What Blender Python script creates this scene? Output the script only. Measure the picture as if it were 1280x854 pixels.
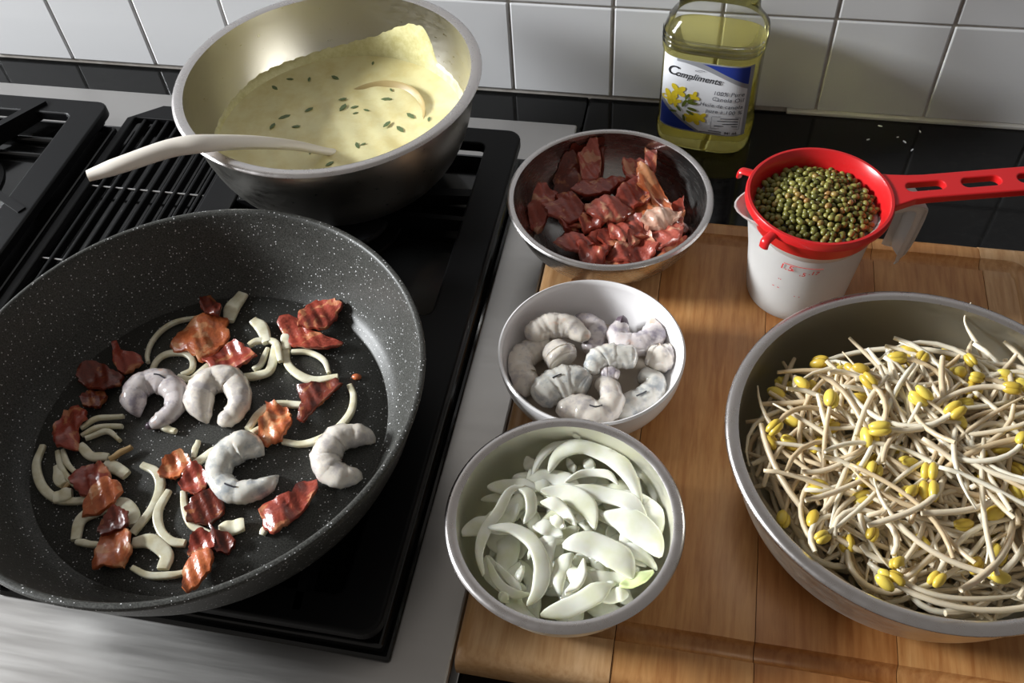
import bpy, bmesh, math, random
from mathutils import Vector, Matrix
PI = math.pi
sc = bpy.context.scene
col = sc.collection
for o in list(bpy.data.objects): bpy.data.objects.remove(o)
random.seed(7)

# ---------------------------------------------------------------- camera
cam = bpy.data.cameras.new('camera'); camo = bpy.data.objects.new('camera', cam); col.objects.link(camo)
cam.lens = 33.08; cam.sensor_width = 36.0; cam.clip_start = 0.01
camo.matrix_world = Matrix(((0.98027739, -0.11130609, 0.16330091, 0.20320616),
                            (0.18895054, 0.77001313, -0.60940748, -0.86783241),
                            (-0.05791308, 0.62824417, 0.77585781, 0.65083808), (0, 0, 0, 1)))
sc.camera = camo
# ---------------------------------------------------------------- world: dim warm room light all round
w = bpy.data.worlds.new('world'); sc.world = w; w.use_nodes = True
w.node_tree.nodes['Background'].inputs[0].default_value = (1.0, 0.93, 0.86, 1)
w.node_tree.nodes['Background'].inputs[1].default_value = 0.185
# ---------------------------------------------------------------- daylight of the kitchen window on the left
def area(name, loc, target, sx, sy, power, colr):
    l = bpy.data.lights.new(name, 'AREA'); l.shape = 'RECTANGLE'; l.size = sx; l.size_y = sy; l.energy = power; l.color = colr
    o = bpy.data.objects.new(name, l); col.objects.link(o); o.location = loc
    o.rotation_euler = (Vector(target) - Vector(loc)).to_track_quat('-Z', 'Y').to_euler(); return o
area('window_daylight', (-2.9, -0.72, 1.30), (0.0, -0.4, 0.05), 0.78, 0.68, 232, (0.95, 0.98, 1.0))
# ---------------------------------------------------------------- exposure
sc.view_settings.view_transform = 'Standard'; sc.view_settings.look = 'None'
sc.view_settings.exposure = 0.0; sc.view_settings.gamma = 1.0; sc.view_settings.use_curve_mapping = False

# ---------------------------------------------------------------- materials
def mat(name, base=(.8,.8,.8), rough=.5, metal=0, **k):
    m = bpy.data.materials.new(name); m.use_nodes = True
    b = m.node_tree.nodes['Principled BSDF']
    b.inputs['Base Color'].default_value = (*base, 1); b.inputs['Roughness'].default_value = rough; b.inputs['Metallic'].default_value = metal
    for kk, v in k.items():
        nm = {'sss':'Subsurface Weight','trans':'Transmission Weight','ior':'IOR','coat':'Coat Weight','spec':'Specular IOR Level','alpha':'Alpha'}[kk]
        b.inputs[nm].default_value = v
    if 'sss' in k:
        b.inputs['Subsurface Radius'].default_value = (1, .8, .6); b.inputs['Subsurface Scale'].default_value = .004
    return m
def nd(m, t, **k):
    n = m.node_tree.nodes.new(t)
    for a, v in k.items():
        if a in n.inputs: n.inputs[a].default_value = v
        else: setattr(n, a, v)
    return n
def lk(m, a, b): m.node_tree.links.new(a, b)
def bs(m): return m.node_tree.nodes['Principled BSDF']
def coords(m, scale=(1,1,1), kind='Object', rot=(0,0,0)):
    t = nd(m, 'ShaderNodeTexCoord'); mp = nd(m, 'ShaderNodeMapping'); mp.inputs['Scale'].default_value = scale; mp.inputs['Rotation'].default_value = rot
    lk(m, t.outputs[kind], mp.inputs[0])
    oi = nd(m, 'ShaderNodeObjectInfo'); ad = nd(m, 'ShaderNodeVectorMath', operation='ADD'); sc3 = nd(m, 'ShaderNodeVectorMath', operation='SCALE')
    cx = nd(m, 'ShaderNodeCombineXYZ')
    for i in range(3): lk(m, oi.outputs['Random'], cx.inputs[i])
    lk(m, cx.outputs[0], sc3.inputs[0]); sc3.inputs['Scale'].default_value = 7.3
    lk(m, mp.outputs[0], ad.inputs[0]); lk(m, sc3.outputs[0], ad.inputs[1]); return ad.outputs[0]
def ramp(m, fac, stops, interp='LINEAR'):
    r = nd(m, 'ShaderNodeValToRGB'); r.color_ramp.interpolation = interp; e = r.color_ramp.elements
    while len(e) > 1: e.remove(e[-1])
    e[0].position = stops[0][0]; e[0].color = (*stops[0][1], 1)
    for p, c in stops[1:]: x = e.new(p); x.color = (*c, 1)
    lk(m, fac, r.inputs[0]); return r.outputs[0]
def noise(m, vec, scale, detail=3, rough=.5, dist=0):
    n = nd(m, 'ShaderNodeTexNoise'); n.inputs['Scale'].default_value = scale; n.inputs['Detail'].default_value = detail
    n.inputs['Roughness'].default_value = rough; n.inputs['Distortion'].default_value = dist; lk(m, vec, n.inputs['Vector']); return n.outputs['Fac']
def bump(m, fac, strength=.3, dist=.001):
    b = nd(m, 'ShaderNodeBump'); b.inputs['Strength'].default_value = strength; b.inputs['Distance'].default_value = dist
    lk(m, fac, b.inputs['Height']); lk(m, b.outputs[0], bs(m).inputs['Normal'])
def mix(m, fac, a, b, mode='MIX'):
    x = nd(m, 'ShaderNodeMix', data_type='RGBA', blend_type=mode)
    if isinstance(fac, float): x.inputs[0].default_value = fac
    else: lk(m, fac, x.inputs[0])
    for s, v in ((6, a), (7, b)):
        if isinstance(v, tuple): x.inputs[s].default_value = (*v, 1)
        else: lk(m, v, x.inputs[s])
    return x.outputs[2]

M = {}
M['tile'] = m = mat('white_tile', (.68,.68,.69), .14)
c = coords(m, kind='Object'); bump(m, noise(m, c, 9, 1), .02, .001)
M['grout'] = m = mat('grout', (.42,.38,.34), .9)
c = coords(m); lk(m, ramp(m, noise(m, c, 60, 4), [(.3,(.40,.36,.32)),(.7,(.60,.57,.53))]), bs(m).inputs['Base Color'])
M['granite'] = m = mat('black_granite', (.005,.005,.005), .08, spec=.30)
c = coords(m); lk(m, ramp(m, noise(m, c, 260, 4), [(.5,(.004,.004,.004)),(.8,(.010,.010,.0095))]), bs(m).inputs['Base Color'])
M['caulk'] = mat('caulk', (.55,.53,.5), .5)
def steel(name, base, r0, r1, stretch, k=240, bs_=.05):
    m = mat(name, base, .25, 1); c = coords(m, stretch)
    n = noise(m, c, k, 3, .6); rr = nd(m, 'ShaderNodeMapRange'); lk(m, n, rr.inputs[0]); rr.inputs[1].default_value=.25; rr.inputs[2].default_value=.75; rr.inputs[3].default_value = r0; rr.inputs[4].default_value = r1
    lk(m, rr.outputs[0], bs(m).inputs['Roughness']); bump(m, n, bs_, .0004); return m
M['brushed'] = steel('brushed_steel', (.53,.515,.50), .28, .36, (.05,1,1), 160, .02)
M['bowl_steel'] = steel('bowl_steel', (.55,.53,.51), .20, .32, (1,1,6), 60)
M['bowl_worn'] = steel('worn_bowl_steel', (.50,.48,.44), .26, .40, (1,1,3), 90)
M['bowl_pale'] = steel('pale_bowl_steel', (.82,.81,.72), .45, .58, (1,1,2), 90)
M['bowl_dull'] = steel('dull_bowl_steel', (.62,.60,.53), .34, .46, (1,1,2), 90)
M['rim_steel'] = steel('rim_steel', (.66,.63,.62), .24, .34, (1,1,1), 120)
M['enamel'] = mat('black_enamel', (.004,.004,.004), .12)
M['iron'] = m = mat('black_iron', (.004,.004,.0045), .42, spec=.18)
c = coords(m); bump(m, noise(m, c, 700, 2), .12, .0004)
M['burner'] = mat('burner_cap', (.02,.02,.022), .3)
M['wire'] = mat('chrome_wire', (.7,.7,.7), .2, 1)
M['pan'] = m = mat('speckled_nonstick', (.02,.02,.02), .40, spec=.26)
c = coords(m); v = nd(m, 'ShaderNodeTexVoronoi', feature='F1'); v.inputs['Scale'].default_value = 420; lk(m, c, v.inputs['Vector'])
sep = nd(m, 'ShaderNodeSeparateColor'); lk(m, v.outputs['Color'], sep.inputs[0])
thr = nd(m, 'ShaderNodeMath', operation='MULTIPLY'); lk(m, sep.outputs[0], thr.inputs[0]); thr.inputs[1].default_value = .33
sub = nd(m, 'ShaderNodeMath', operation='SUBTRACT'); lk(m, thr.outputs[0], sub.inputs[0]); lk(m, v.outputs['Distance'], sub.inputs[1])
s2 = nd(m, 'ShaderNodeMath', operation='GREATER_THAN'); lk(m, sub.outputs[0], s2.inputs[0]); s2.inputs[1].default_value = .075
gate = nd(m, 'ShaderNodeMath', operation='GREATER_THAN'); lk(m, sep.outputs[1], gate.inputs[0]); gate.inputs[1].default_value = .05
sp = nd(m, 'ShaderNodeMath', operation='MULTIPLY'); lk(m, s2.outputs[0], sp.inputs[0]); lk(m, gate.outputs[0], sp.inputs[1])
base = ramp(m, noise(m, c, 900, 2), [(.35,(.030,.030,.027)),(.7,(.085,.085,.078))])
lk(m, mix(m, sp.outputs[0], base, (.68,.68,.69)), bs(m).inputs['Base Color'])
M['pan_out'] = mat('pan_outside', (.02,.02,.022), .35)
M['handle_black'] = mat('black_handle', (.015,.015,.015), .45)
# maple
def wood(name, a, b, d, seed):
    m = mat(name, a, .42); c = coords(m, (1, .09, 1)); mp = c
    n1 = noise(m, mp, 55 + seed*7, 5, .6, .8); n2 = noise(m, mp, 260, 3, .6)
    c1 = ramp(m, n1, [(.25, d), (.5, a), (.75, b)])
    c2 = mix(m, .35, c1, ramp(m, n2, [(.35, d), (.6, b)]))
    cc = coords(m); n3 = noise(m, cc, 9, 4, .6)
    c3 = mix(m, ramp(m, n3, [(.45,(0,0,0)),(.75,(.55,.55,.55))]), c2, d)
    lk(m, c3, bs(m).inputs['Base Color']); bump(m, n2, .10, .0004); return m
M['wood0'] = wood('maple', (.58,.33,.145), (.70,.45,.24), (.40,.19,.065), 1)
M['wood1'] = wood('maple_red', (.43,.165,.044), (.55,.26,.085), (.25,.08,.018), 2)
M['wood2'] = wood('maple_pale', (.50,.225,.07), (.62,.34,.13), (.31,.115,.03), 3)
# food
M['sauce'] = m = mat('yellow_sauce', (.80,.70,.30), .25, sss=.15)
c = coords(m); lk(m, ramp(m, noise(m, c, 40, 4, .6), [(.3,(.76,.65,.30)),(.6,(.85,.78,.43))]), bs(m).inputs['Base Color']); bump(m, noise(m, c, 160, 3), .18, .001)
M['film'] = m = mat('sauce_film_and_reflection', (.62,.58,.28), .35)
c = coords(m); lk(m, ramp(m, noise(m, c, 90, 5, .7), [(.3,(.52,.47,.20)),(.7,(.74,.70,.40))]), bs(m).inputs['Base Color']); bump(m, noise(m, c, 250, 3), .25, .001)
M['herb'] = mat('green_herb', (.13,.18,.075), .5)
M['spoon'] = mat('cream_plastic', (.78,.72,.64), .35, sss=.1)
M['spoon_in'] = mat('ladle_inside', (.44,.33,.14), .35)
def bacon(name, meat, dark, fat, sc_=1.0, thr=.55):
    m = mat(name, meat, .30, coat=.2)
    c = coords(m, (1,1,.4)); n = noise(m, c, 75*sc_, 3, .55, .6); n2 = noise(m, c, 340, 3)
    a = ramp(m, n, [(.30, dark), (.48, meat), (thr, meat), (thr+.05, fat), (thr+.14, fat), (thr+.20, meat)])
    a = mix(m, .35, a, ramp(m, n2, [(.35, dark), (.65, meat)]))
    lk(m, a, bs(m).inputs['Base Color']); bump(m, n2, .35, .0015); return m
M['bacon_o'] = bacon('bacon_orange', (.52,.14,.045), (.30,.055,.018), (.68,.34,.16), 1, .54)
M['bacon_r'] = bacon('bacon_red', (.34,.06,.035), (.17,.02,.013), (.58,.24,.11), 1, .56)
M['bacon_d'] = bacon('bacon_dark', (.17,.028,.014), (.05,.010,.007), (.38,.13,.045), 1.2, .60)
M['bacon_p'] = bacon('bacon_pink', (.40,.085,.055), (.20,.028,.018), (.64,.34,.20), .9, .56)
M['bacon_f'] = bacon('bacon_fat', (.60,.36,.26), (.42,.16,.10), (.72,.52,.40), 1, .5)
M['onion_c'] = m = mat('cooked_onion', (.78,.74,.56), .22, sss=.25)
c = coords(m); lk(m, ramp(m, noise(m, c, 120, 3), [(.3,(.66,.60,.40)),(.6,(.82,.79,.62))]), bs(m).inputs['Base Color'])
M['onion_b'] = mat('singed_onion', (.50,.34,.16), .3)
M['onion_r'] = m = mat('raw_onion', (.80,.80,.62), .22, sss=.35)
c = coords(m); lk(m, ramp(m, noise(m, c, 70, 3), [(.3,(.78,.79,.58)),(.55,(.87,.87,.75)),(.8,(.91,.91,.84))]), bs(m).inputs['Base Color'])
M['onion_g'] = mat('green_onion_end', (.70,.80,.42), .25, sss=.3)
def shrimp(name, a, b, pink):
    m = mat(name, a, .15, sss=.35, coat=.8); c = coords(m); n = noise(m, c, 80, 4, .6)
    q = ramp(m, n, [(.34, b), (.50, a), (.61, a), (.74, pink)])
    n2 = noise(m, c, 190, 2); q = mix(m, ramp(m, n2, [(.66,(0,0,0)),(.72,(.5,.5,.5))]), q, b)
    lk(m, q, bs(m).inputs['Base Color']); bump(m, n2, .15, .0012); return m
M['shrimp0'] = shrimp('raw_shrimp', (.74,.68,.60), (.50,.46,.45), (.74,.52,.40))
M['shrimp1'] = shrimp('raw_shrimp_mauve', (.66,.60,.59), (.34,.30,.35), (.74,.50,.40))
M['shrimp2'] = shrimp('raw_shrimp_grey', (.68,.66,.60), (.38,.40,.41), (.70,.58,.49))
M['tail'] = mat('shrimp_tail_end', (.10,.07,.09), .3)
M['vein'] = mat('shrimp_vein', (.05,.05,.06), .3)
M['ceramic'] = mat('white_melamine', (.80,.78,.78), .16)
M['juice'] = mat('shrimp_juice', (.55,.47,.38), .05)
M['sprout'] = m = mat('sprout_stem', (.80,.71,.55), .30, sss=.3)
c = coords(m); oi = nd(m, 'ShaderNodeObjectInfo')
lk(m, mix(m, oi.outputs['Random'], (.60,.46,.28), (.84,.77,.62)), bs(m).inputs['Base Color'])
M['sprout_head'] = m = mat('sprout_bean', (.76,.56,.08), .32, sss=.2)
oi = nd(m, 'ShaderNodeObjectInfo'); lk(m, mix(m, oi.outputs['Random'], (.58,.40,.05), (.80,.63,.11)), bs(m).inputs['Base Color'])
M['bean'] = m = mat('mung_bean', (.20,.18,.04), .32)
oi = nd(m, 'ShaderNodeObjectInfo'); lk(m, ramp(m, oi.outputs['Random'], [(0,(.10,.10,.02)),(.45,(.18,.17,.035)),(.85,(.26,.24,.06)),(.96,(.28,.19,.05)),(1,(.32,.17,.05))]), bs(m).inputs['Base Color'])
M['bean_pale'] = mat('split_bean', (.66,.50,.26), .4)
M['red'] = mat('red_plastic', (.56,.012,.014), .28)
M['mesh'] = m = mat('strainer_mesh', (.55,.53,.50), .4, .3)
M['frost'] = m = mat('frosted_plastic', (.84,.83,.81), .38, trans=.5, ior=1.2)
M['redink'] = mat('red_ink', (.70,.05,.05), .5)
M['pet'] = m = mat('clear_plastic', (1,1,1), .03)
lw = nd(m, 'ShaderNodeLayerWeight'); lw.inputs['Blend'].default_value = .22; tr = nd(m, 'ShaderNodeBsdfTransparent'); tr.inputs[0].default_value = (.97,.97,.96,1); gl = nd(m, 'ShaderNodeBsdfGlossy'); gl.inputs['Roughness'].default_value = .06
ms = nd(m, 'ShaderNodeMixShader'); lk(m, lw.outputs['Fresnel'], ms.inputs[0]); lk(m, tr.outputs[0], ms.inputs[1]); lk(m, gl.outputs[0], ms.inputs[2])
lk(m, ms.outputs[0], m.node_tree.nodes['Material Output'].inputs[0])
M['oil'] = m = mat('canola_oil', (.93,.86,.36), .02, trans=.88, ior=1.14)
M['lab_white'] = mat('label_white', (.78,.79,.82), .35)
M['lab_silver'] = mat('label_silver', (.42,.43,.46), .3, .3)
M['lab_blue'] = mat('label_blue', (.025,.05,.30), .35)
M['lab_ink'] = mat('label_ink', (.012,.012,.016), .5)
M['lab_grey'] = mat('label_grey_ink', (.09,.09,.11), .5)
M['lab_yellow'] = mat('label_yellow', (.76,.58,.03), .45)
M['lab_green'] = mat('label_green', (.12,.15,.02), .5)

# ---------------------------------------------------------------- mesh helpers
def obj(name, vf, m, parent=None, loc=(0,0,0), smooth=True, sharp=50):
    me = vf if isinstance(vf, bpy.types.Mesh) else bpy.data.meshes.new(name)
    if me is not vf:
        me.from_pydata([tuple(v) for v in vf[0]], [], vf[1]); me.update()
        bm = bmesh.new(); bm.from_mesh(me); bmesh.ops.recalc_face_normals(bm, faces=bm.faces); bm.to_mesh(me); bm.free()
        if smooth:
            for p in me.polygons: p.use_smooth = True
            if sharp: me.set_sharp_from_angle(angle=math.radians(sharp))
    if not me.materials: me.materials.append(M[m] if isinstance(m, str) else m)
    o = bpy.data.objects.new(name, me); col.objects.link(o); o.location = loc
    if parent: o.parent = parent
    return o
def thing(name, label, cat, loc=(0,0,0), rz=0, group=None, kind=None):
    o = bpy.data.objects.new(name, None); col.objects.link(o); o.location = loc; o.rotation_euler = (0,0,rz); o.empty_display_size = .02
    return tag(o, label, cat, group, kind)
def tag(o, label=None, cat=None, group=None, kind=None):
    if label: o['label'] = label
    if cat: o['category'] = cat
    if group: o['group'] = group
    if kind: o['kind'] = kind
    return o
def box(x0, x1, y0, y1, z0, z1, bev=0, seg=2):
    bm = bmesh.new(); bmesh.ops.create_cube(bm, size=1)
    for v in bm.verts: v.co = Vector(((x0+x1)/2 + v.co.x*(x1-x0), (y0+y1)/2 + v.co.y*(y1-y0), (z0+z1)/2 + v.co.z*(z1-z0)))
    if bev: bmesh.ops.bevel(bm, geom=bm.edges[:], offset=bev, segments=seg, affect='EDGES', profile=.5)
    r = ([v.co.copy() for v in bm.verts], [[v.index for v in f.verts] for f in bm.faces]); bm.free(); return r
def join(*parts):
    V, F = [], []
    for v, f in parts:
        n = len(V); V += [Vector(q) for q in v]; F += [[i+n for i in q] for q in f]
    return V, F
def lathe(prof, seg=64, close=False):
    V, F = [], []
    n = len(prof)
    for i in range(seg):
        a = 2*PI*i/seg
        for r, z in prof: V.append(Vector((r*math.cos(a), r*math.sin(a), z)))
    for i in range(seg):
        j = (i+1) % seg
        for k in range(n if close else n-1):
            k2 = (k+1) % n
            F.append([i*n+k, j*n+k, j*n+k2, i*n+k2])
    if not close:
        for k in (0, n-1):
            if prof[k][0] > 1e-6: F.append([i*n+k for i in range(seg)])
    bm = bmesh.new(); vs = [bm.verts.new(v) for v in V]
    for f in F:
        try: bm.faces.new([vs[i] for i in f])
        except ValueError: pass
    bmesh.ops.remove_doubles(bm, verts=bm.verts, dist=1e-6)
    bm.verts.index_update()
    r = ([v.co.copy() for v in bm.verts], [[v.index for v in f.verts] for f in bm.faces]); bm.free(); return r
def catmull(P, n):
    P = [Vector(p) for p in P]
    if len(P) == 2: return [P[0].lerp(P[1], i/(n-1)) for i in range(n)]
    Q = [P[0]*2-P[1]] + P + [P[-1]*2-P[-2]]; L = len(P)-1; out = []
    for i in range(n):
        t = i/(n-1)*L; k = min(int(t), L-1); u = t-k
        a, b, c, d = Q[k:k+4]
        out.append(.5*((2*b)+(c-a)*u+(2*a-5*b+4*c-d)*u*u+(3*b-a-3*c+d)*u**3))
    return out
def lerp_list(R, n):
    out = []
    for i in range(n):
        t = i/(n-1)*(len(R)-1); k = min(int(t), len(R)-2); out.append(R[k]+(R[k+1]-R[k])*(t-k))
    return out
def sweep(P, W, H, seg=10, up=Vector((0,0,1)), roll=0.0, sq=1.0, cap=True):
    """tube along P with half widths W (sideways) and H (up)"""
    V, F = [], []; n = len(P)
    for i, p in enumerate(P):
        t = (P[min(i+1,n-1)]-P[max(i-1,0)]).normalized()
        s = t.cross(up)
        if s.length < 1e-4: s = Vector((1,0,0))
        s.normalize(); u = s.cross(t).normalized()
        if roll:
            q = Matrix.Rotation(roll, 3, t); s = q @ s; u = q @ u
        for k in range(seg):
            a = 2*PI*k/seg; ca, sa = math.cos(a), math.sin(a)
            ca = math.copysign(abs(ca)**sq, ca); sa = math.copysign(abs(sa)**sq, sa)
            V.append(p + s*W[i]*ca + u*H[i]*sa)
    for i in range(n-1):
        for k in range(seg):
            k2 = (k+1) % seg; F.append([i*seg+k, i*seg+k2, (i+1)*seg+k2, (i+1)*seg+k])
    if cap: F.append(list(range(seg))); F.append([(n-1)*seg+k for k in range(seg)])
    return V, F
def tube(P, r, seg=8, n=None):
    P = catmull(P, n) if n else [Vector(p) for p in P]
    return sweep(P, [r]*len(P), [r]*len(P), seg)
def ball(rx, ry, rz, loc=(0,0,0), u=10, v=7):
    bm = bmesh.new(); bmesh.ops.create_uvsphere(bm, u_segments=u, v_segments=v, radius=1)
    r = ([Vector((q.co.x*rx+loc[0], q.co.y*ry+loc[1], q.co.z*rz+loc[2])) for q in bm.verts], [[q.index for q in f.verts] for f in bm.faces]); bm.free(); return r
def curve_mesh(splines, extrude=0, bevel=0, res=2):
    """filled 2D outline (with holes) -> mesh"""
    cu = bpy.data.curves.new('tmp', 'CURVE'); cu.dimensions = '2D'; cu.fill_mode = 'BOTH'; cu.extrude = extrude; cu.bevel_depth = bevel; cu.bevel_resolution = res
    for S in splines:
        s = cu.splines.new('POLY'); s.points.add(len(S)-1); s.use_cyclic_u = True
        for p, q in zip(s.points, S): p.co = (q[0], q[1], 0, 1)
    return to_mesh(cu)
def text_mesh(s, size, align='LEFT', shear=0.0, width=1.0, bold=0.0):
    cu = bpy.data.curves.new('tmp', 'FONT'); cu.body = s; cu.size = size; cu.align_x = align; cu.shear = shear; cu.space_character = width; cu.offset = bold
    return to_mesh(cu)
def to_mesh(cu):
    o = bpy.data.objects.new('tmp', cu); col.objects.link(o); dg = bpy.context.evaluated_depsgraph_get()
    me = bpy.data.meshes.new_from_object(o.evaluated_get(dg)); bpy.data.objects.remove(o)
    V = [v.co.copy() for v in me.vertices]; F = [list(p.vertices) for p in me.polygons]; bpy.data.meshes.remove(me); return V, F
def rrect(x0, x1, y0, y1, r, n=6):
    P = []
    for cx, cy, a in ((x1-r,y1-r,0),(x0+r,y1-r,90),(x0+r,y0+r,180),(x1-r,y0+r,270)):
        for i in range(n+1):
            t = math.radians(a+90*i/n); P.append((cx+r*math.cos(t), cy+r*math.sin(t)))
    return P
PAN_BACON=[
('broad orange bacon piece at the back of the pan, under a small dark bit', 0.25,2.5,[(-203.2,-443.2),(-201.2,-435.0),(-194.0,-419.1),(-185.1,-413.2),(-168.2,-413.1),(-158.6,-432.2),(-163.1,-448.4),(-171.3,-457.2),(-184.3,-450.4),(-199.1,-450.3)]),
('small dark red bacon bit on top of the broad piece at the pan back', 0.9,6,[(-194.3,-398.0),(-188.1,-392.4),(-172.6,-404.4),(-171.8,-413.6),(-183.3,-413.0),(-190.6,-407.0)]),
('bacon strip lying across an onion strip just above the second shrimp', 0.45,3,[(-166.2,-458.6),(-159.7,-452.2),(-155.3,-440.6),(-150.0,-435.5),(-127.5,-446.5),(-128.2,-454.1),(-139.4,-462.2),(-155.6,-466.7)]),
('flat lower piece of the bacon pair near the crease at the pan back', 0.5,2,[(-119.6,-409.7),(-113.8,-404.2),(-104.6,-404.1),(-98.1,-412.3),(-80.0,-417.6),(-61.3,-422.6),(-69.0,-429.2),(-85.4,-433.8),(-101.4,-431.7),(-112.3,-418.8)]),
('dark glossy upper piece of the bacon pair at the pan back', 0.65,6,[(-103.6,-401.6),(-98.3,-384.6),(-80.6,-382.1),(-71.4,-387.8),(-74.2,-402.1),(-78.0,-412.8),(-91.5,-415.9),(-98.6,-413.5)]),
('dark folded bacon piece beside the loose curved onion ring at the pan right', 0.75,2,[(-82.5,-470.4),(-64.2,-465.6),(-55.5,-460.2),(-48.7,-465.4),(-54.8,-478.5),(-59.8,-489.2),(-65.4,-502.8),(-70.6,-499.7),(-72.4,-487.1)]),
('oval orange bacon piece between the third shrimp and the long onion arc', 0.3,3,[(-102.1,-490.6),(-93.6,-490.3),(-81.8,-494.5),(-74.8,-507.1),(-77.5,-520.9),(-86.7,-527.5),(-95.7,-523.7),(-98.7,-508.8),(-97.3,-498.8)]),
('dark red bacon piece left of the first shrimp, with a pale fatty top edge', 0.8,2.5,[(-267.4,-485.0),(-263.1,-476.1),(-251.4,-474.4),(-242.0,-479.2),(-230.3,-481.5),(-229.0,-491.4),(-237.6,-498.6),(-251.5,-498.7),(-262.7,-492.4)]),
('small bacon piece with a thin upright spike, farthest up on the left', 0.6,3,[(-251.1,-453.4),(-248.7,-450.9),(-241.4,-460.5),(-234.6,-461.6),(-222.8,-461.9),(-218.5,-467.5),(-225.5,-476.7),(-233.3,-478.9),(-242.4,-471.0)]),
('little brown bacon bit tucked below the dark red piece with fatty edge', 0.85,1.5,[(-253.3,-508.8),(-252.2,-500.8),(-239.2,-498.8),(-233.3,-503.8),(-235.2,-513.8),(-246.4,-515.5)]),
('tall curled bacon piece beside the fan of thin onion slivers', 0.55,2.5,[(-261.0,-536.7),(-259.6,-523.3),(-252.3,-517.4),(-241.1,-522.4),(-237.5,-529.4),(-240.3,-537.3),(-233.1,-552.6),(-247.5,-555.6),(-257.2,-545.4)]),
('dark pink upper bacon piece of the stacked pair at the pan left', 0.55,3,[(-224.6,-579.6),(-220.9,-569.5),(-210.3,-562.1),(-197.6,-569.7),(-193.3,-576.5),(-202.4,-591.8),(-210.2,-590.3),(-218.2,-585.1)]),
('orange lower bacon piece of the stacked pair at the pan left', 0.35,5,[(-199.1,-606.6),(-203.4,-596.5),(-201.3,-587.0),(-195.8,-576.9),(-182.6,-580.4),(-179.3,-585.4),(-183.3,-595.1),(-191.9,-605.4)]),
('almost black crisp bacon bit above the squarish orange piece', 0.95,6,[(-183.0,-616.3),(-182.3,-607.4),(-177.6,-597.8),(-166.5,-601.4),(-162.6,-609.5),(-167.3,-613.8),(-177.9,-619.8)]),
('squarish orange bacon piece near the front left of the pan', 0.2,2.5,[(-173.5,-645.1),(-177.4,-634.2),(-178.7,-621.6),(-167.7,-613.0),(-159.5,-614.2),(-151.9,-628.3),(-153.7,-640.2),(-163.6,-641.8)]),
('fatty orange bacon piece just left of the third shrimp', 0.3,3,[(-159.7,-563.7),(-159.6,-552.3),(-151.2,-543.2),(-141.4,-549.4),(-137.5,-554.6),(-142.7,-566.7),(-156.9,-566.1)]),
('round dark red bacon piece touching the left side of the third shrimp', 0.7,4,[(-140.4,-570.0),(-139.2,-558.6),(-133.0,-552.9),(-121.5,-561.5),(-118.7,-570.3),(-124.2,-577.6),(-136.1,-574.0)]),
('dark curled bacon piece below the third shrimp with a golden lower edge', 0.85,3,[(-125.9,-589.5),(-124.0,-582.1),(-113.2,-571.3),(-102.4,-576.8),(-99.9,-587.2),(-105.6,-597.7),(-120.0,-599.2)]),
('striped middle piece of the bacon cluster at the pan front', 0.5,3,[(-112.0,-621.8),(-112.8,-608.4),(-107.9,-604.2),(-96.6,-607.5),(-94.9,-615.7),(-102.7,-624.4)]),
('pale pink pointed bacon piece nearest to the front pan rim', 0.25,5,[(-102.3,-647.9),(-108.1,-634.4),(-106.0,-624.2),(-96.3,-620.1),(-90.2,-623.2),(-88.8,-634.4),(-94.8,-646.6),(-99.5,-650.6)]),
('dark bacon bit of the front cluster touching the clear onion chunk', 0.85,2,[(-103.0,-599.9),(-96.4,-604.0),(-88.7,-602.8),(-81.5,-608.4),(-84.5,-617.3),(-92.7,-617.0)]),
('long bacon piece alone at the right front, below the fourth shrimp', 0.5,3,[(-73.0,-582.1),(-69.4,-576.2),(-60.2,-569.4),(-51.3,-566.2),(-52.9,-559.1),(-45.7,-553.4),(-39.2,-555.1),(-37.1,-563.9),(-42.5,-577.2),(-45.8,-586.5),(-53.7,-596.4),(-60.5,-595.8)]),
]
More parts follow.
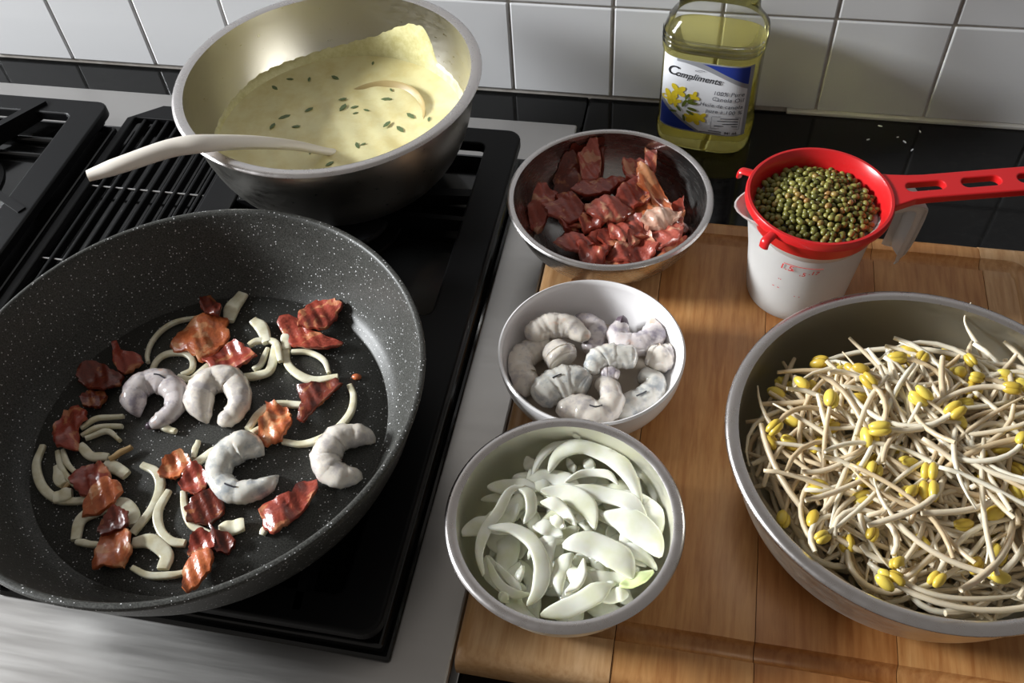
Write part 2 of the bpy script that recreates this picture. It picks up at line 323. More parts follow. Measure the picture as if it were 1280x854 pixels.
PAN_ONION=[
('thin onion strip making a wide arc at the back left of the pan', 4.0,0,[(-216.2,-464.6),(-221.1,-455.9),(-222.4,-443.4),(-218.7,-427.6),(-210.0,-418.7),(-189.7,-410.9)]),
('onion curl above and touching the first shrimp', 5.58,0,[(-208.8,-476.8),(-210.0,-462.6),(-203.6,-453.4),(-190.7,-450.4),(-180.3,-456.2),(-177.0,-466.0),(-182.7,-472.9)]),
('thick onion strip running up from the onion curl under the bacon', 7.38,0,[(-185.1,-475.3),(-172.9,-475.5),(-165.6,-464.3),(-159.7,-453.2),(-151.3,-439.4)]),
('broad onion petal at the very back of the pan', 13.44,0,[(-166.3,-412.3),(-168.1,-396.1),(-164.8,-380.1)]),
('upright onion petal at the top of the onion knot in the pan middle', 10.4,3,[(-143.7,-410.2),(-132.5,-417.8),(-122.6,-432.1)]),
('short onion loop on the right side of the onion knot', 5.84,3,[(-137.0,-437.5),(-130.3,-431.0),(-115.7,-431.1),(-104.7,-449.1)]),
('bottom onion strip of the knot, reaching the second shrimp', 7.84,0,[(-116.5,-429.0),(-113.0,-446.0),(-112.7,-458.8),(-121.3,-464.3),(-132.8,-467.0)]),
('thin inner onion strip within the onion knot', 4.88,1,[(-121.1,-436.3),(-120.8,-451.5),(-124.9,-459.5)]),
('thick curved onion strip below the bacon pair at the pan back', 6.97,0,[(-107.1,-429.8),(-101.2,-446.4),(-88.4,-457.3),(-73.0,-461.3),(-54.0,-455.4)]),
('thin onion arc leaving the bacon pair towards the pan right', 4.71,0,[(-100.2,-436.5),(-85.6,-434.4),(-71.0,-440.9),(-62.8,-452.5)]),
('stubby onion piece tucked under the left tip of the bacon pair', 8.49,1,[(-111.3,-420.4),(-104.9,-435.0)]),
('onion strip running under the dark folded bacon piece', 7.13,0,[(-109.0,-514.8),(-105.8,-500.7),(-94.6,-489.0),(-71.7,-485.6)]),
('short onion strip under the oval orange bacon piece', 4.45,0,[(-107.0,-522.2),(-100.9,-513.6),(-93.3,-506.6)]),
('long onion arc curving round to the fourth shrimp', 6.25,0,[(-42.4,-462.0),(-35.9,-472.2),(-33.6,-487.8),(-40.2,-504.3),(-49.9,-515.3),(-62.9,-521.1),(-77.8,-521.5)]),
('short onion stick standing clear of the fatty orange bacon', 4.47,0,[(-141.2,-546.2),(-142.9,-537.2),(-143.3,-530.6)]),
('onion strip sliding under the left side of the third shrimp', 7.01,0,[(-138.4,-552.7),(-131.5,-541.9),(-121.2,-532.5)]),
('top onion sliver in the fan beside the curled bacon', 3.77,2,[(-240.6,-535.1),(-230.9,-524.2),(-211.1,-519.3)]),
('middle onion sliver in the fan beside the curled bacon', 3.82,0,[(-238.0,-540.2),(-226.2,-530.0),(-208.9,-527.4)]),
('bottom bent onion sliver in the fan beside the curled bacon', 4.15,0,[(-233.5,-542.3),(-219.3,-533.7),(-205.4,-539.8)]),
('tiny square onion scrap just below the first shrimp', 5.33,0,[(-178.2,-523.1),(-164.7,-525.3)]),
('long onion arc farthest left in the pan', 6.87,0,[(-264.2,-553.5),(-260.3,-570.6),(-246.4,-587.4),(-229.4,-595.9),(-217.1,-595.7),(-204.9,-592.0)]),
('outer of the two onion strips left of the dark pink bacon', 5.09,0,[(-249.3,-557.1),(-238.2,-571.0),(-225.1,-580.3),(-216.3,-583.6)]),
('inner of the two onion strips left of the dark pink bacon', 4.47,1,[(-245.5,-555.6),(-235.6,-566.7),(-224.2,-573.6)]),
('rounded onion scrap inside the leftmost onion arc', 8.13,0,[(-243.5,-568.9),(-235.7,-580.1),(-230.0,-583.9)]),
('knobby onion end lying on the leftmost onion arc', 11.54,2,[(-230.8,-596.5),(-219.1,-590.2)]),
('onion strip between the curled bacon and the stacked bacon pair', 7.73,0,[(-234.3,-548.9),(-221.1,-556.7),(-207.2,-555.5)]),
('onion lump right of the stacked bacon pair', 10.16,0,[(-207.4,-562.3),(-195.7,-564.3),(-185.7,-568.5)]),
('brown singed onion shred above the onion lump', 4.06,3,[(-203.8,-558.9),(-198.0,-552.1),(-191.4,-545.2)]),
('broad onion crescent between stacked bacon pair and squarish bacon', 9.89,0,[(-199.2,-624.8),(-202.8,-609.6),(-194.2,-599.3),(-178.9,-591.5),(-166.9,-596.8),(-161.7,-606.6)]),
('onion tip poking out left of the squarish orange bacon', 5.12,0,[(-197.6,-626.2),(-179.9,-625.9)]),
('bent onion strip with a notched end in the middle of the pan floor', 7.34,0,[(-178.3,-557.8),(-164.7,-562.3),(-156.2,-573.2),(-154.1,-592.9),(-159.9,-613.2)]),
('onion strip curving down beside the bent notched strip', 6.91,0,[(-148.1,-575.6),(-148.5,-593.8),(-141.0,-606.7),(-129.2,-614.3),(-118.4,-614.2)]),
('onion strip passing under the dark curled bacon', 6.15,0,[(-136.5,-574.7),(-130.1,-587.3),(-118.9,-599.7),(-103.6,-604.1)]),
('fat hooked onion piece right of the squarish orange bacon', 10.68,1,[(-155.7,-620.3),(-142.8,-617.4),(-127.7,-625.0),(-125.1,-636.2)]),
('onion strip nearest to the front rim of the pan', 5.25,0,[(-148.0,-638.3),(-133.3,-641.6),(-118.1,-639.1),(-107.3,-634.1)]),
('clear stubby onion chunk beside the front bacon cluster', 12.25,1,[(-96.7,-601.4),(-80.7,-593.7)]),
('onion bit peeking out below the long lone bacon piece', 5.25,0,[(-65.6,-599.0),(-64.2,-589.3)]),
]
PAN_SHRIMP=[
('ring-shaped raw shrimp with mauve back, first from the pan left', [(-201.0,-515.8),(-209.4,-499.8),(-203.7,-488.1),(-189.2,-485.9),(-175.9,-494.7),(-172.7,-507.7),(-179.0,-518.1),(-187.1,-524.0)], [7.34,9.25,9.57,9.25,8.29,7.34,6.06,4.15]),
('white raw shrimp curled like a horseshoe, second from the pan left', [(-143.6,-513.1),(-155.6,-495.0),(-151.6,-479.1),(-135.7,-476.7),(-123.4,-490.2),(-123.5,-505.2),(-131.1,-514.1)], [6.91,10.19,10.52,9.86,8.22,7.23,6.25]),
('large grey raw shrimp in the middle of the pan with pointed tail', [(-88.8,-534.0),(-103.5,-534.3),(-113.8,-545.6),(-112.9,-560.5),(-100.4,-570.5),(-86.4,-569.6),(-75.7,-562.1),(-71.6,-549.4)], [7.01,10.68,10.01,8.34,8.01,7.68,6.34,2.0]),
('raw shrimp at the right side of the pan bent like a C', [(-7.5,-509.8),(-18.7,-509.5),(-33.0,-515.7),(-37.8,-529.9),(-33.2,-541.5),(-22.5,-546.3),(-8.0,-542.2)], [4.27,7.56,9.54,9.86,9.54,8.22,5.59]),
]
BOWL_SHRIMP=[
('pale curled shrimp at the left edge of the white bowl', 70,[(107.2,-450.6),(94.3,-444.2),(90.8,-425.5),(100.6,-413.1),(111.3,-404.9)], [7.23,9.54,9.54,8.22,6.58]),
('shrimp arching over the back of the white bowl, tip hanging right', 79,[(92.8,-410.6),(105.2,-397.6),(121.9,-394.1),(134.8,-400.1),(142.7,-401.6)], [6.53,8.59,8.25,5.84,2.75]),
('pinkish shrimp half hidden behind the arching one in the white bowl', 68,[(124.5,-377.5),(137.7,-377.9),(146.0,-387.1),(146.0,-400.5),(137.7,-408.3)], [4.3,6.19,7.22,7.22,5.84]),
('round pale shrimp end in the middle left of the white bowl', 77,[(113.6,-412.5),(121.7,-423.3),(126.5,-429.0)], [7.1,10.82,8.45]),
('curled shrimp with dark purple tail at the back right of the bowl', 74,[(165.3,-376.9),(163.3,-396.3),(174.1,-401.4),(186.2,-396.3),(192.5,-383.2),(183.5,-378.8)], [5.75,7.1,7.77,8.11,7.77,5.75]),
('white shrimp stub pressed against the right side of the bowl', 72,[(187.3,-406.5),(200.0,-409.0),(210.5,-395.5)], [6.56,9.19,3.94]),
('smooth segmented shrimp lying across the middle of the white bowl', 80,[(146.1,-437.9),(153.2,-423.2),(165.9,-419.2),(181.5,-418.0)], [4.92,8.2,8.2,6.89]),
('big blue-grey shrimp at the front left of the white bowl', 75,[(111.1,-466.9),(121.0,-452.3),(136.5,-445.9),(147.7,-449.3)], [8.1,11.66,11.66,8.1]),
('twisted pale shrimp at the very front of the white bowl', 74,[(126.0,-472.9),(141.4,-467.6),(156.4,-471.2),(166.3,-460.9),(162.8,-446.3),(153.5,-437.4)], [5.74,8.93,8.93,7.65,7.02,5.74]),
('grey shrimp with black vein at the front right of the bowl', 66,[(172.0,-466.2),(180.3,-454.1),(192.2,-444.2),(195.7,-429.3),(183.3,-421.7)], [6.89,8.77,8.77,7.2,5.64]),
('small thin shrimp scrap between the crosswise and the front shrimp', 79,[(154.9,-436.2),(161.3,-434.9),(169.6,-436.1)], [3.23,4.2,2.91]),
]
BOWL_ONION=[
('big onion arch at the back of the onion bowl', 14.43,80,10,[(130.9,-531.2),(136.2,-515.7),(152.3,-506.3),(172.5,-512.3),(187.7,-527.8),(197.1,-545.7)]),
('narrow onion arch just behind the big onion arch', 6.36,77,20,[(119.6,-538.9),(123.2,-520.4),(132.8,-507.3),(147.7,-501.5),(163.7,-503.7)]),
('thin onion bow nested under the big onion arch', 5.7,78,30,[(143.5,-537.9),(155.5,-528.3),(170.6,-527.1),(179.9,-533.3)]),
('short onion tip sticking up at the back of the bowl', 5.52,82,40,[(146.5,-493.2),(145.8,-502.0)]),
('flat onion slab at the back left of the onion bowl', 11.37,76,5,[(90.6,-549.5),(108.2,-545.6),(127.4,-544.8)]),
('long onion crescent hugging the left side of the onion bowl', 7.09,80,25,[(102.0,-615.5),(96.1,-600.9),(96.9,-582.6),(103.1,-567.0),(107.6,-551.3),(116.2,-545.6)]),
('onion curl inside the top of the left crescent', 7.6,79,20,[(108.5,-546.3),(120.0,-551.0),(124.0,-563.1),(121.3,-574.0)]),
('wide onion loop at the front left of the onion bowl', 10.58,79,15,[(96.7,-582.1),(114.8,-579.2),(129.3,-587.0),(138.5,-603.2),(138.8,-620.3),(133.7,-631.4)]),
('onion strip forming the bottom of the front left loop', 6.04,74,15,[(101.2,-601.0),(110.5,-615.1),(122.9,-622.6),(135.0,-620.6)]),
('thick onion arc in the centre of the onion bowl', 13.12,80,12,[(128.1,-548.1),(145.1,-547.6),(161.3,-555.6),(168.9,-571.0)]),
('smaller onion arc lying on the central thick arc', 8.43,82,25,[(129.8,-557.5),(143.2,-559.6),(156.3,-572.0)]),
('onion piece left of the broad front slice, half covered', 10.93,77,10,[(126.9,-574.1),(138.1,-574.3),(148.1,-578.9)]),
('onion slice below the big arch, running to the right wall', 13.12,79,10,[(149.9,-541.9),(168.9,-543.2),(188.0,-546.6),(202.2,-558.9)]),
('broad onion wedge at the right side of the onion bowl', 18.25,80,8,[(170.9,-558.3),(189.6,-561.5),(205.2,-571.2),(213.5,-583.7)]),
('widest onion slice, in the front half of the onion bowl', 19.76,82,8,[(149.5,-587.2),(166.9,-582.4),(185.6,-589.2),(197.7,-602.5)]),
('onion strip hanging down from the widest slice', 7.1,79,20,[(164.8,-593.1),(163.5,-608.7),(156.3,-619.3)]),
('long smooth onion wedge along the front of the onion bowl', 12.76,78,10,[(143.2,-635.8),(159.3,-627.6),(175.0,-615.7),(184.5,-607.6)]),
('onion wedge tip right of the long front wedge', 8.63,75,10,[(178.9,-618.4),(188.7,-613.0),(196.3,-610.8)]),
('greenish onion end at the front right of the onion bowl', 7.77,79,15,[(189.8,-608.1),(199.6,-602.7),(210.1,-594.3)]),
('bright white onion tip at the front left wall of the bowl', 5.95,77,30,[(114.4,-624.4),(120.5,-629.9)]),
('onion sliver seen through the big arch', 5.69,72,20,[(141.9,-515.5),(148.4,-525.8)]),
('second onion sliver seen through the big arch, nearer the wall', 7.6,72,20,[(153.4,-513.7),(162.4,-522.5)]),
('slanting onion sliver inside the front left loop', 5.33,74,25,[(107.2,-603.0),(121.5,-615.2),(128.1,-621.7)]),
('short upright onion sliver inside the front left loop', 5.04,75,30,[(125.5,-602.5),(123.5,-616.3)]),
('shiny white onion fleck in the centre of the onion bowl', 7.03,84,25,[(138.3,-568.8),(149.4,-575.2)]),
('clear onion scrap against the back left wall of the bowl', 8.66,72,20,[(112.6,-517.7),(119.2,-530.4)]),
('onion scrap wedged between the big arch and the right wall', 7.3,75,15,[(197.7,-540.6),(206.0,-548.8)]),
]
BOWL_BACON=[
('dark crisp bacon slab leaning on the back wall of its bowl', 0.9,72,0.5,[(84.7,-168.7),(116.5,-163.5),(121.9,-190.4),(123.4,-215.3),(105.1,-228.6),(90.3,-227.7),(84.5,-203.5),(89.7,-188.6)]),
('orange bacon piece on the dark crisp slab', 0.35,80,0.3,[(103.7,-193.6),(116.0,-174.9),(122.7,-197.0),(121.3,-213.8),(110.1,-212.5)]),
('narrow bacon strip in front of the dark crisp slab', 0.5,72,0,[(125.2,-215.1),(146.4,-208.3),(148.9,-214.9),(134.0,-226.3),(126.6,-225.8)]),
('pink fatty bacon piece at the back of the bacon heap', 0.3,80,0,[(144.8,-197.1),(158.7,-191.1),(165.1,-200.1),(164.3,-209.9),(150.4,-214.3)]),
('upright bacon tip at the back right of the heap', 0.5,82,0.3,[(163.2,-181.7),(172.5,-183.4),(173.3,-201.5),(170.4,-218.2),(165.2,-210.7)]),
('maroon bacon piece in the upper middle of the heap', 0.5,79,0,[(144.7,-242.0),(151.4,-222.6),(165.2,-218.1),(170.9,-238.7),(158.1,-250.7)]),
('long pale fatty bacon strip down the right of the heap', 0.15,78,0,[(160.8,-209.4),(174.0,-215.9),(186.3,-233.0),(191.1,-248.0),(179.3,-252.1),(172.1,-232.2),(162.5,-225.4)]),
('orange bacon piece right of the heap middle', 0.25,76,0,[(154.4,-247.9),(167.5,-238.4),(177.9,-237.1),(179.2,-249.9),(168.4,-264.0)]),
('smooth pink bacon piece lying in the heap middle', 0.35,80,0,[(121.4,-253.9),(136.7,-249.4),(155.9,-254.7),(149.6,-268.2),(134.1,-270.2),(122.8,-264.1)]),
('bacon bit under the left end of the smooth pink piece', 0.6,74,0,[(116.8,-271.2),(123.7,-257.5),(138.9,-265.8),(133.0,-274.1),(121.1,-276.9)]),
('thick pink bacon piece at the right of the heap', 0.4,74,0,[(170.0,-261.7),(186.5,-251.9),(200.8,-257.7),(201.1,-282.4),(186.4,-289.3),(175.4,-281.0)]),
('white fat edge piece on the thick pink bacon', 0.0,79,0,[(170.3,-267.0),(176.1,-256.1),(198.8,-258.2),(189.6,-271.9),(177.8,-273.5)]),
('golden bacon bit in the lower middle of the heap', 0.3,73,0,[(139.1,-267.2),(147.5,-263.6),(157.5,-274.9),(155.8,-289.9),(144.7,-284.0)]),
('bacon strip with fat stripe right of the golden bit', 0.4,75,0,[(154.6,-264.8),(166.6,-263.2),(171.0,-280.1),(161.3,-293.6),(157.1,-279.5)]),
('chunky bacon piece at the front left of the heap', 0.5,70,0,[(118.7,-296.7),(125.5,-283.5),(135.5,-279.7),(143.2,-298.3),(138.3,-313.3),(126.5,-314.9)]),
('small dark bacon bit beside the chunky front piece', 0.6,71,0,[(141.7,-287.3),(152.3,-288.3),(152.0,-300.5),(145.0,-299.0)]),
('long bacon piece with fat rim at the front of the heap', 0.45,70,0,[(142.7,-308.0),(156.1,-291.7),(174.0,-282.0),(181.9,-293.1),(174.8,-306.0),(158.1,-308.3)]),
('bacon piece touching the front wall of the bacon bowl', 0.5,66,0,[(138.4,-314.2),(147.6,-305.8),(161.1,-304.0),(162.2,-313.3),(145.7,-317.9)]),
('thin bacon piece against the front right wall of the bowl', 0.5,70,0,[(186.2,-302.1),(196.6,-286.3),(206.3,-280.1),(203.7,-290.2),(193.1,-303.5)]),
('bacon piece apart at the shaded left of the bowl', 0.55,68,0.2,[(66.4,-250.5),(74.0,-230.7),(86.2,-237.3),(85.2,-253.4),(77.1,-270.0),(70.9,-265.7)]),
('bacon bit in shade left of the smooth pink piece', 0.5,70,0,[(90.2,-239.0),(98.8,-235.2),(113.2,-246.7),(111.2,-257.4),(98.0,-253.9)]),
('small shaded bacon bit left of the heap middle', 0.6,66,0,[(96.2,-265.4),(108.5,-263.8),(113.5,-273.4),(103.0,-274.8)]),
('dark bacon bit at the right wall of the bacon bowl', 0.7,72,0,[(190.7,-238.9),(200.9,-235.0),(203.5,-245.0),(195.5,-253.7)]),
]
# ================================================================ THE SETTING
P = .110                                      # tile pitch
wall = obj('wall_back', box(-1.6, 1.7, .0028, .10, -.05, .9), 'grout', smooth=False); tag(wall, 'white square tiled kitchen wall with thin grey grout', None, None, 'structure')
tile_me = None
for j in range(6):
    for i in range(-13, 15):
        V, F = box(.0012, P-.0012, 0, .010, .0012, P-.0012, .0016, 2)
        if tile_me is None:
            t = obj('tile', (V, F), 'tile', wall, smooth=False); tile_me = t.data
        else:
            t = bpy.data.objects.new('tile', tile_me); col.objects.link(t); t.parent = wall
        t.location = (i*P, random.uniform(0, .0004), .003+j*P); t.rotation_euler = (random.uniform(-.004,.004), 0, random.uniform(-.004,.004))
ctr = obj('counter_top', join(box(.0855, 1.7, -.72, .0025, -.035, 0, .003), box(-1.6, .0850, -.062, .0025, -.035, 0, .002), box(-1.6, -.70, -.72, -.0625, -.035, 0, .003)), 'granite', smooth=False)
tag(ctr, 'polished black granite counter along the tiled wall', 'counter', None, 'structure')
cl = obj('trim_1', box(.30, 1.7, -.004, .004, 0, .004, .001), 'caulk', smooth=False); tag(cl, 'thin pale caulk line where tiles meet the black counter', None, None, 'structure')

# ================================================================ RANGE
rg = thing('gas_range', 'stainless steel gas range with black burner trays', 'range', (-.30, -.4, -.30))
def rp(name, vf, m, parent=rg, smooth=True):
    o = obj(name, ([Vector(v)-Vector((-.30,-.4,-.30)) for v in vf[0]], vf[1]) if parent is rg else vf, m, parent, smooth=smooth); return o
XR = .0825
rp('steel_top', box(-.70, XR, -.80, -.066, -.02, .015, .003, 3), 'brushed', smooth=False)
rp('body', box(-.695, XR-.003, -.78, -.07, -.30, -.018), 'brushed', smooth=False)
def tray(x0, x1, y0, y1):
    o = rp('burner_tray', join(box(x0, x1, y0, y1, .014, .019, .0025, 2), box(x0+.006, x1-.006, y0+.006, y1-.006, .017, .0235, .003, 3)), 'enamel', smooth=False)
    return o
tray(-.262, .040, -.660, -.132)
tray(-.672, -.412, -.660, -.132)
rp('vent_pan', box(-.408, -.266, -.655, -.115, .0145, .017, .001), 'enamel', smooth=False)
def burner(x, y, r):
    o = rp('burner', tuple_shift(lathe([(0,.020),(r*1.25,.020),(r*1.2,.026),(r*.9,.028),(r*.9,.032),(0,.032)], 40), x, y), 'iron')
    c_ = rp('burner_cap', tuple_shift(lathe([(0,.032),(r*.98,.032),(r,.034),(r*.97,.038),(r*.6,.040),(0,.0402)], 40), x, y), 'burner')
def tuple_shift(vf, x, y, z=0): return [v+Vector((x,y,z)) for v in vf[0]], vf[1]
for bx_, by_ in ((-.112,-.255),(-.112,-.520),(-.545,-.255),(-.545,-.520)): burner(bx_, by_, .042)
for y in (-.175, -.200):
    rp('tray_rib', tube([(-.66,y,.026),(-.46,y,.026)], .004, 8), 'enamel')

def grate(x0, x1, y0, y1, label, wr, wb, fingers):
    cx, cy = (x0+x1)/2, (y0+y1)/2
    g = thing('burner_grate', label, 'grate', (cx, cy, .0235), group='cast burner grates')
    sh = lambda pts: [(a-cx, b-cy) for a, b in pts]
    V, F = curve_mesh([sh(rrect(x0, x1, y0, y1, .012)), sh(rrect(x0+wr, x1-wr, (y0+y1)/2+.012, y1-wb, .010)), sh(rrect(x0+wr, x1-wr, y0+wb, (y0+y1)/2-.012, .010))], .0035, .0025, 3)
    obj('frame', ([v+Vector((0,0,.0165)) for v in V], F), 'iron', g, smooth=False)
    for fx, fy in ((x0+.015,y0+.015),(x1-.015,y0+.015),(x0+.015,y1-.015),(x1-.015,y1-.015)):
        obj('foot', box(fx-cx-.008, fx-cx+.008, fy-cy-.008, fy-cy+.008, 0, .014, .002), 'iron', g, smooth=False)
    for a, b, hw, zt in fingers:
        a = Vector((a[0]-cx, a[1]-cy, 0)); b = Vector((b[0]-cx, b[1]-cy, 0)); d = (b-a).normalized(); s = Vector((-d.y, d.x, 0))*hw
        V = []
        for p, zb in ((a, .004), (b, .010)):
            for q, z in ((-1, zb), (1, zb), (.7, zt), (-.7, zt)): V.append(p+s*q+Vector((0,0,z)))
        obj('finger', (V, [[0,1,2,3],[4,7,6,5],[0,4,5,1],[1,5,6,2],[2,6,7,3],[3,7,4,0]]), 'iron', g, smooth=False)
    return g
def fingers_for(cx, cy, x0, x1, y0, y1):
    F = []
    for dx, dy in ((1,0),(-1,0),(0,1),(0,-1)):
        e = (x1 if dx>0 else x0 if dx<0 else cx, y1 if dy>0 else y0 if dy<0 else cy)
        F.append(((cx+dx*.022, cy+dy*.022), e, .004, .0225))
    return F
FR = fingers_for(-.112, -.255, -.222, .004, -.378, -.140) + fingers_for(-.112, -.520, -.222, .004, -.640, -.402)
FR += [((-.050,-.218),(.006,-.214),.007,.018), ((-.03,-.60),(-.026,-.645),.004,.0225)]
grate(-.254, .032, -.652, -.124, 'black cast grate under the speckled pan and the big mixing bowl', .028, .020, FR)
FL = [((-.555,-.230),(-.495,-.135),.006,.026), ((-.50,-.265),(-.430,-.300),.006,.024), ((-.545,-.300),(-.545,-.378),.004,.0225), ((-.60,-.255),(-.65,-.255),.004,.0225)] + fingers_for(-.545, -.520, -.64, -.45, -.640, -.402)
grate(-.668, -.4236, -.652, -.1285, 'black cast grate at the left edge, beside the slotted vent grille', .030, .020, FL)

vg = thing('vent_grille', 'black slotted downdraft vent grille between the two burner grates', 'grille', (-.333, -.385, .017))
def vp(name, vf, m, **k): return obj(name, ([Vector(v)-Vector((-.333,-.385,.017)) for v in vf[0]], vf[1]), m, vg, **k)
fo = [(-.4035,-.655),(-.262,-.655),(-.262,-.108),(-.372,-.108),(-.4035,-.132)]
V, F = curve_mesh([fo, rrect(-.3975, -.268, -.640, -.1285, .004)], .003, .0015, 2)
vp('frame', ([v+Vector((0,0,.0265)) for v in V], F), 'iron', smooth=False)
for k in range(9):
    x = -.3845+k*.0137
    vp('bar', box(x-.0019, x+.0019, -.642, -.127, .0200, .0295, .0013, 2), 'iron', smooth=False)
for k in range(5):
    y = -.237-k*.1035
    vp('cross_wire', tube([(-.400,y,.0262),(-.266,y,.0262)], .0014, 8), 'wire')
vp('side_wire', tube([(-.3915,-.130,.0215),(-.3915,-.640,.0215)], .0012, 8), 'wire')

# ================================================================ BOWLS
def bowl_prof(R, H, rb, fl, th=.0012, pw=1.0, curl=.002):
    """closed profile: inner wall, flange, outer wall; z from 0"""
    Ri = R-fl; n = 16
    inn = [(0, th)] + [(rb+(Ri-rb)*math.sin(PI/2*t/n)**pw, th+(H-th)*(1-math.cos(PI/2*t/n))) for t in range(n+1)]
    # blend to a straighter wall
    out = [(r, z) for r, z in inn]
    fla = [(Ri+fl*.25, H+.0012), (Ri+fl*.7, H+.0012), (R-.0006, H+.0002), (R, H-curl*.5), (R-.0008, H-curl), (R-.002, H-curl*.8), (Ri+fl*.4, H-.0006), (Ri+th, H-.002)]
    back = [(r+th, max(z-th, 0)) for r, z in reversed(out[1:-1])]
    return out, fla, back
def steel_bowl(name, label, loc, R, H, rb, fl, m='bowl_steel', pw=.85, curl=.002):
    b = thing(name, label, 'bowl', loc)
    inn, fla, back = bowl_prof(R, H, rb, fl, pw=pw, curl=curl)
    obj('bowl_wall', lathe(inn + [(back[0][0], back[0][1]+.0)] + back + [(0, 0)], 96), m, b)
    rimp = [inn[-1]] + fla + [(inn[-1][0]+.0006, H-.003)]
    obj('rim', lathe(rimp, 96, True), 'rim_steel', b)
    return b
def inner_r(R, H, rb, fl, z, pw=.85):
    Ri = R-fl; c_ = max(-1, min(1, 1-z/H)); s = math.sqrt(1-c_*c_); return rb+(Ri-rb)*s**pw
ZB = .038                                     # board top
ZG = .0442                                    # grate top
SA = (-.128, -.191, ZG); SAR = (.141, .1055, .062, .010)
steel_bowl('mixing_bowl', 'large steel mixing bowl of yellow sauce standing on the back burner', SA, *SAR, m='bowl_worn', pw=.80)
BB = (.1385, -.2555, ZB); BBR = (.0895, .054, .030, .006)
steel_bowl('steel_bowl', 'steel bowl of chopped bacon beside the oil bottle', BB, *BBR)
OB = (.1482, -.572, ZB); OBR = (.0795, .056, .040, .008)
steel_bowl('steel_bowl', 'small steel bowl of sliced raw onion at the board front', OB, *OBR, m='bowl_pale', pw=.7)
PBW = (.377, -.4925, ZB); PBR = (.131, .081, .075, .009)
steel_bowl('steel_bowl', 'wide steel bowl heaped with bean sprouts on the cutting board', PBW, *PBR, m='bowl_dull', pw=.75, curl=.004)
# white bowl
WB = (.146, -.4255, ZB); WR, WH = .071, .052
wb = thing('white_bowl', 'small white bowl of raw peeled shrimp between the steel bowls', 'bowl', WB)
n = 16
wi = [(0,.007)] + [(.026+(WR-.003-.026)*math.sin(PI/2*t/n)**.85, .007+(WH-.007)*(1-math.cos(PI/2*t/n))) for t in range(n+1)]
wo = [(.030+(WR-.030)*math.sin(PI/2*t/n)**.85, .003+(WH-.003)*(1-math.cos(PI/2*t/n))) for t in range(n, -1, -1)]
obj('bowl_wall', lathe(wi + [(WR-.0015, WH+.0012)] + wo + [(.030,0),(.026,0),(.025,.003),(0,.003)], 96), 'ceramic', wb)

# ================================================================ PAN
PC = (-.1400, -.5165, ZG)
pan = thing('frying_pan', 'large black speckled nonstick pan with bacon, onion and shrimp', 'pan', PC)
zf = .007; Hp = .0755
inn = [(0,zf),(.1370,zf),(.1378,zf-.0009),(.1390,zf-.0009),(.1400,zf+.0002),(.1440,zf+.002),(.1500,zf+.008),(.1560,zf+.019),(.1620,zf+.034),(.1680,zf+.052),(.1710,Hp-.004),(.1725,Hp-.001),(.1745,Hp),(.1765,Hp-.0008),(.1772,Hp-.003)]
out = [(.1755,Hp-.008),(.171,Hp-.020),(.164,Hp-.042),(.157,Hp-.058),(.149,.006),(.143,.001),(.139,0),(0,0)]
obj('pan_body', lathe(inn+out, 128), 'pan', pan)
hd = [(-.172,.012,.060),(-.195,.014,.066),(-.24,.017,.080),(-.31,.022,.095),(-.36,.025,.098)]
hp = catmull(hd, 20); obj('handle', sweep(hp, lerp_list([.010,.009,.011,.013,.012,.008],20), lerp_list([.006,.006,.008,.009,.009,.006],20), 12), 'handle_black', pan)
ZPF = ZG + zf                                 # pan floor

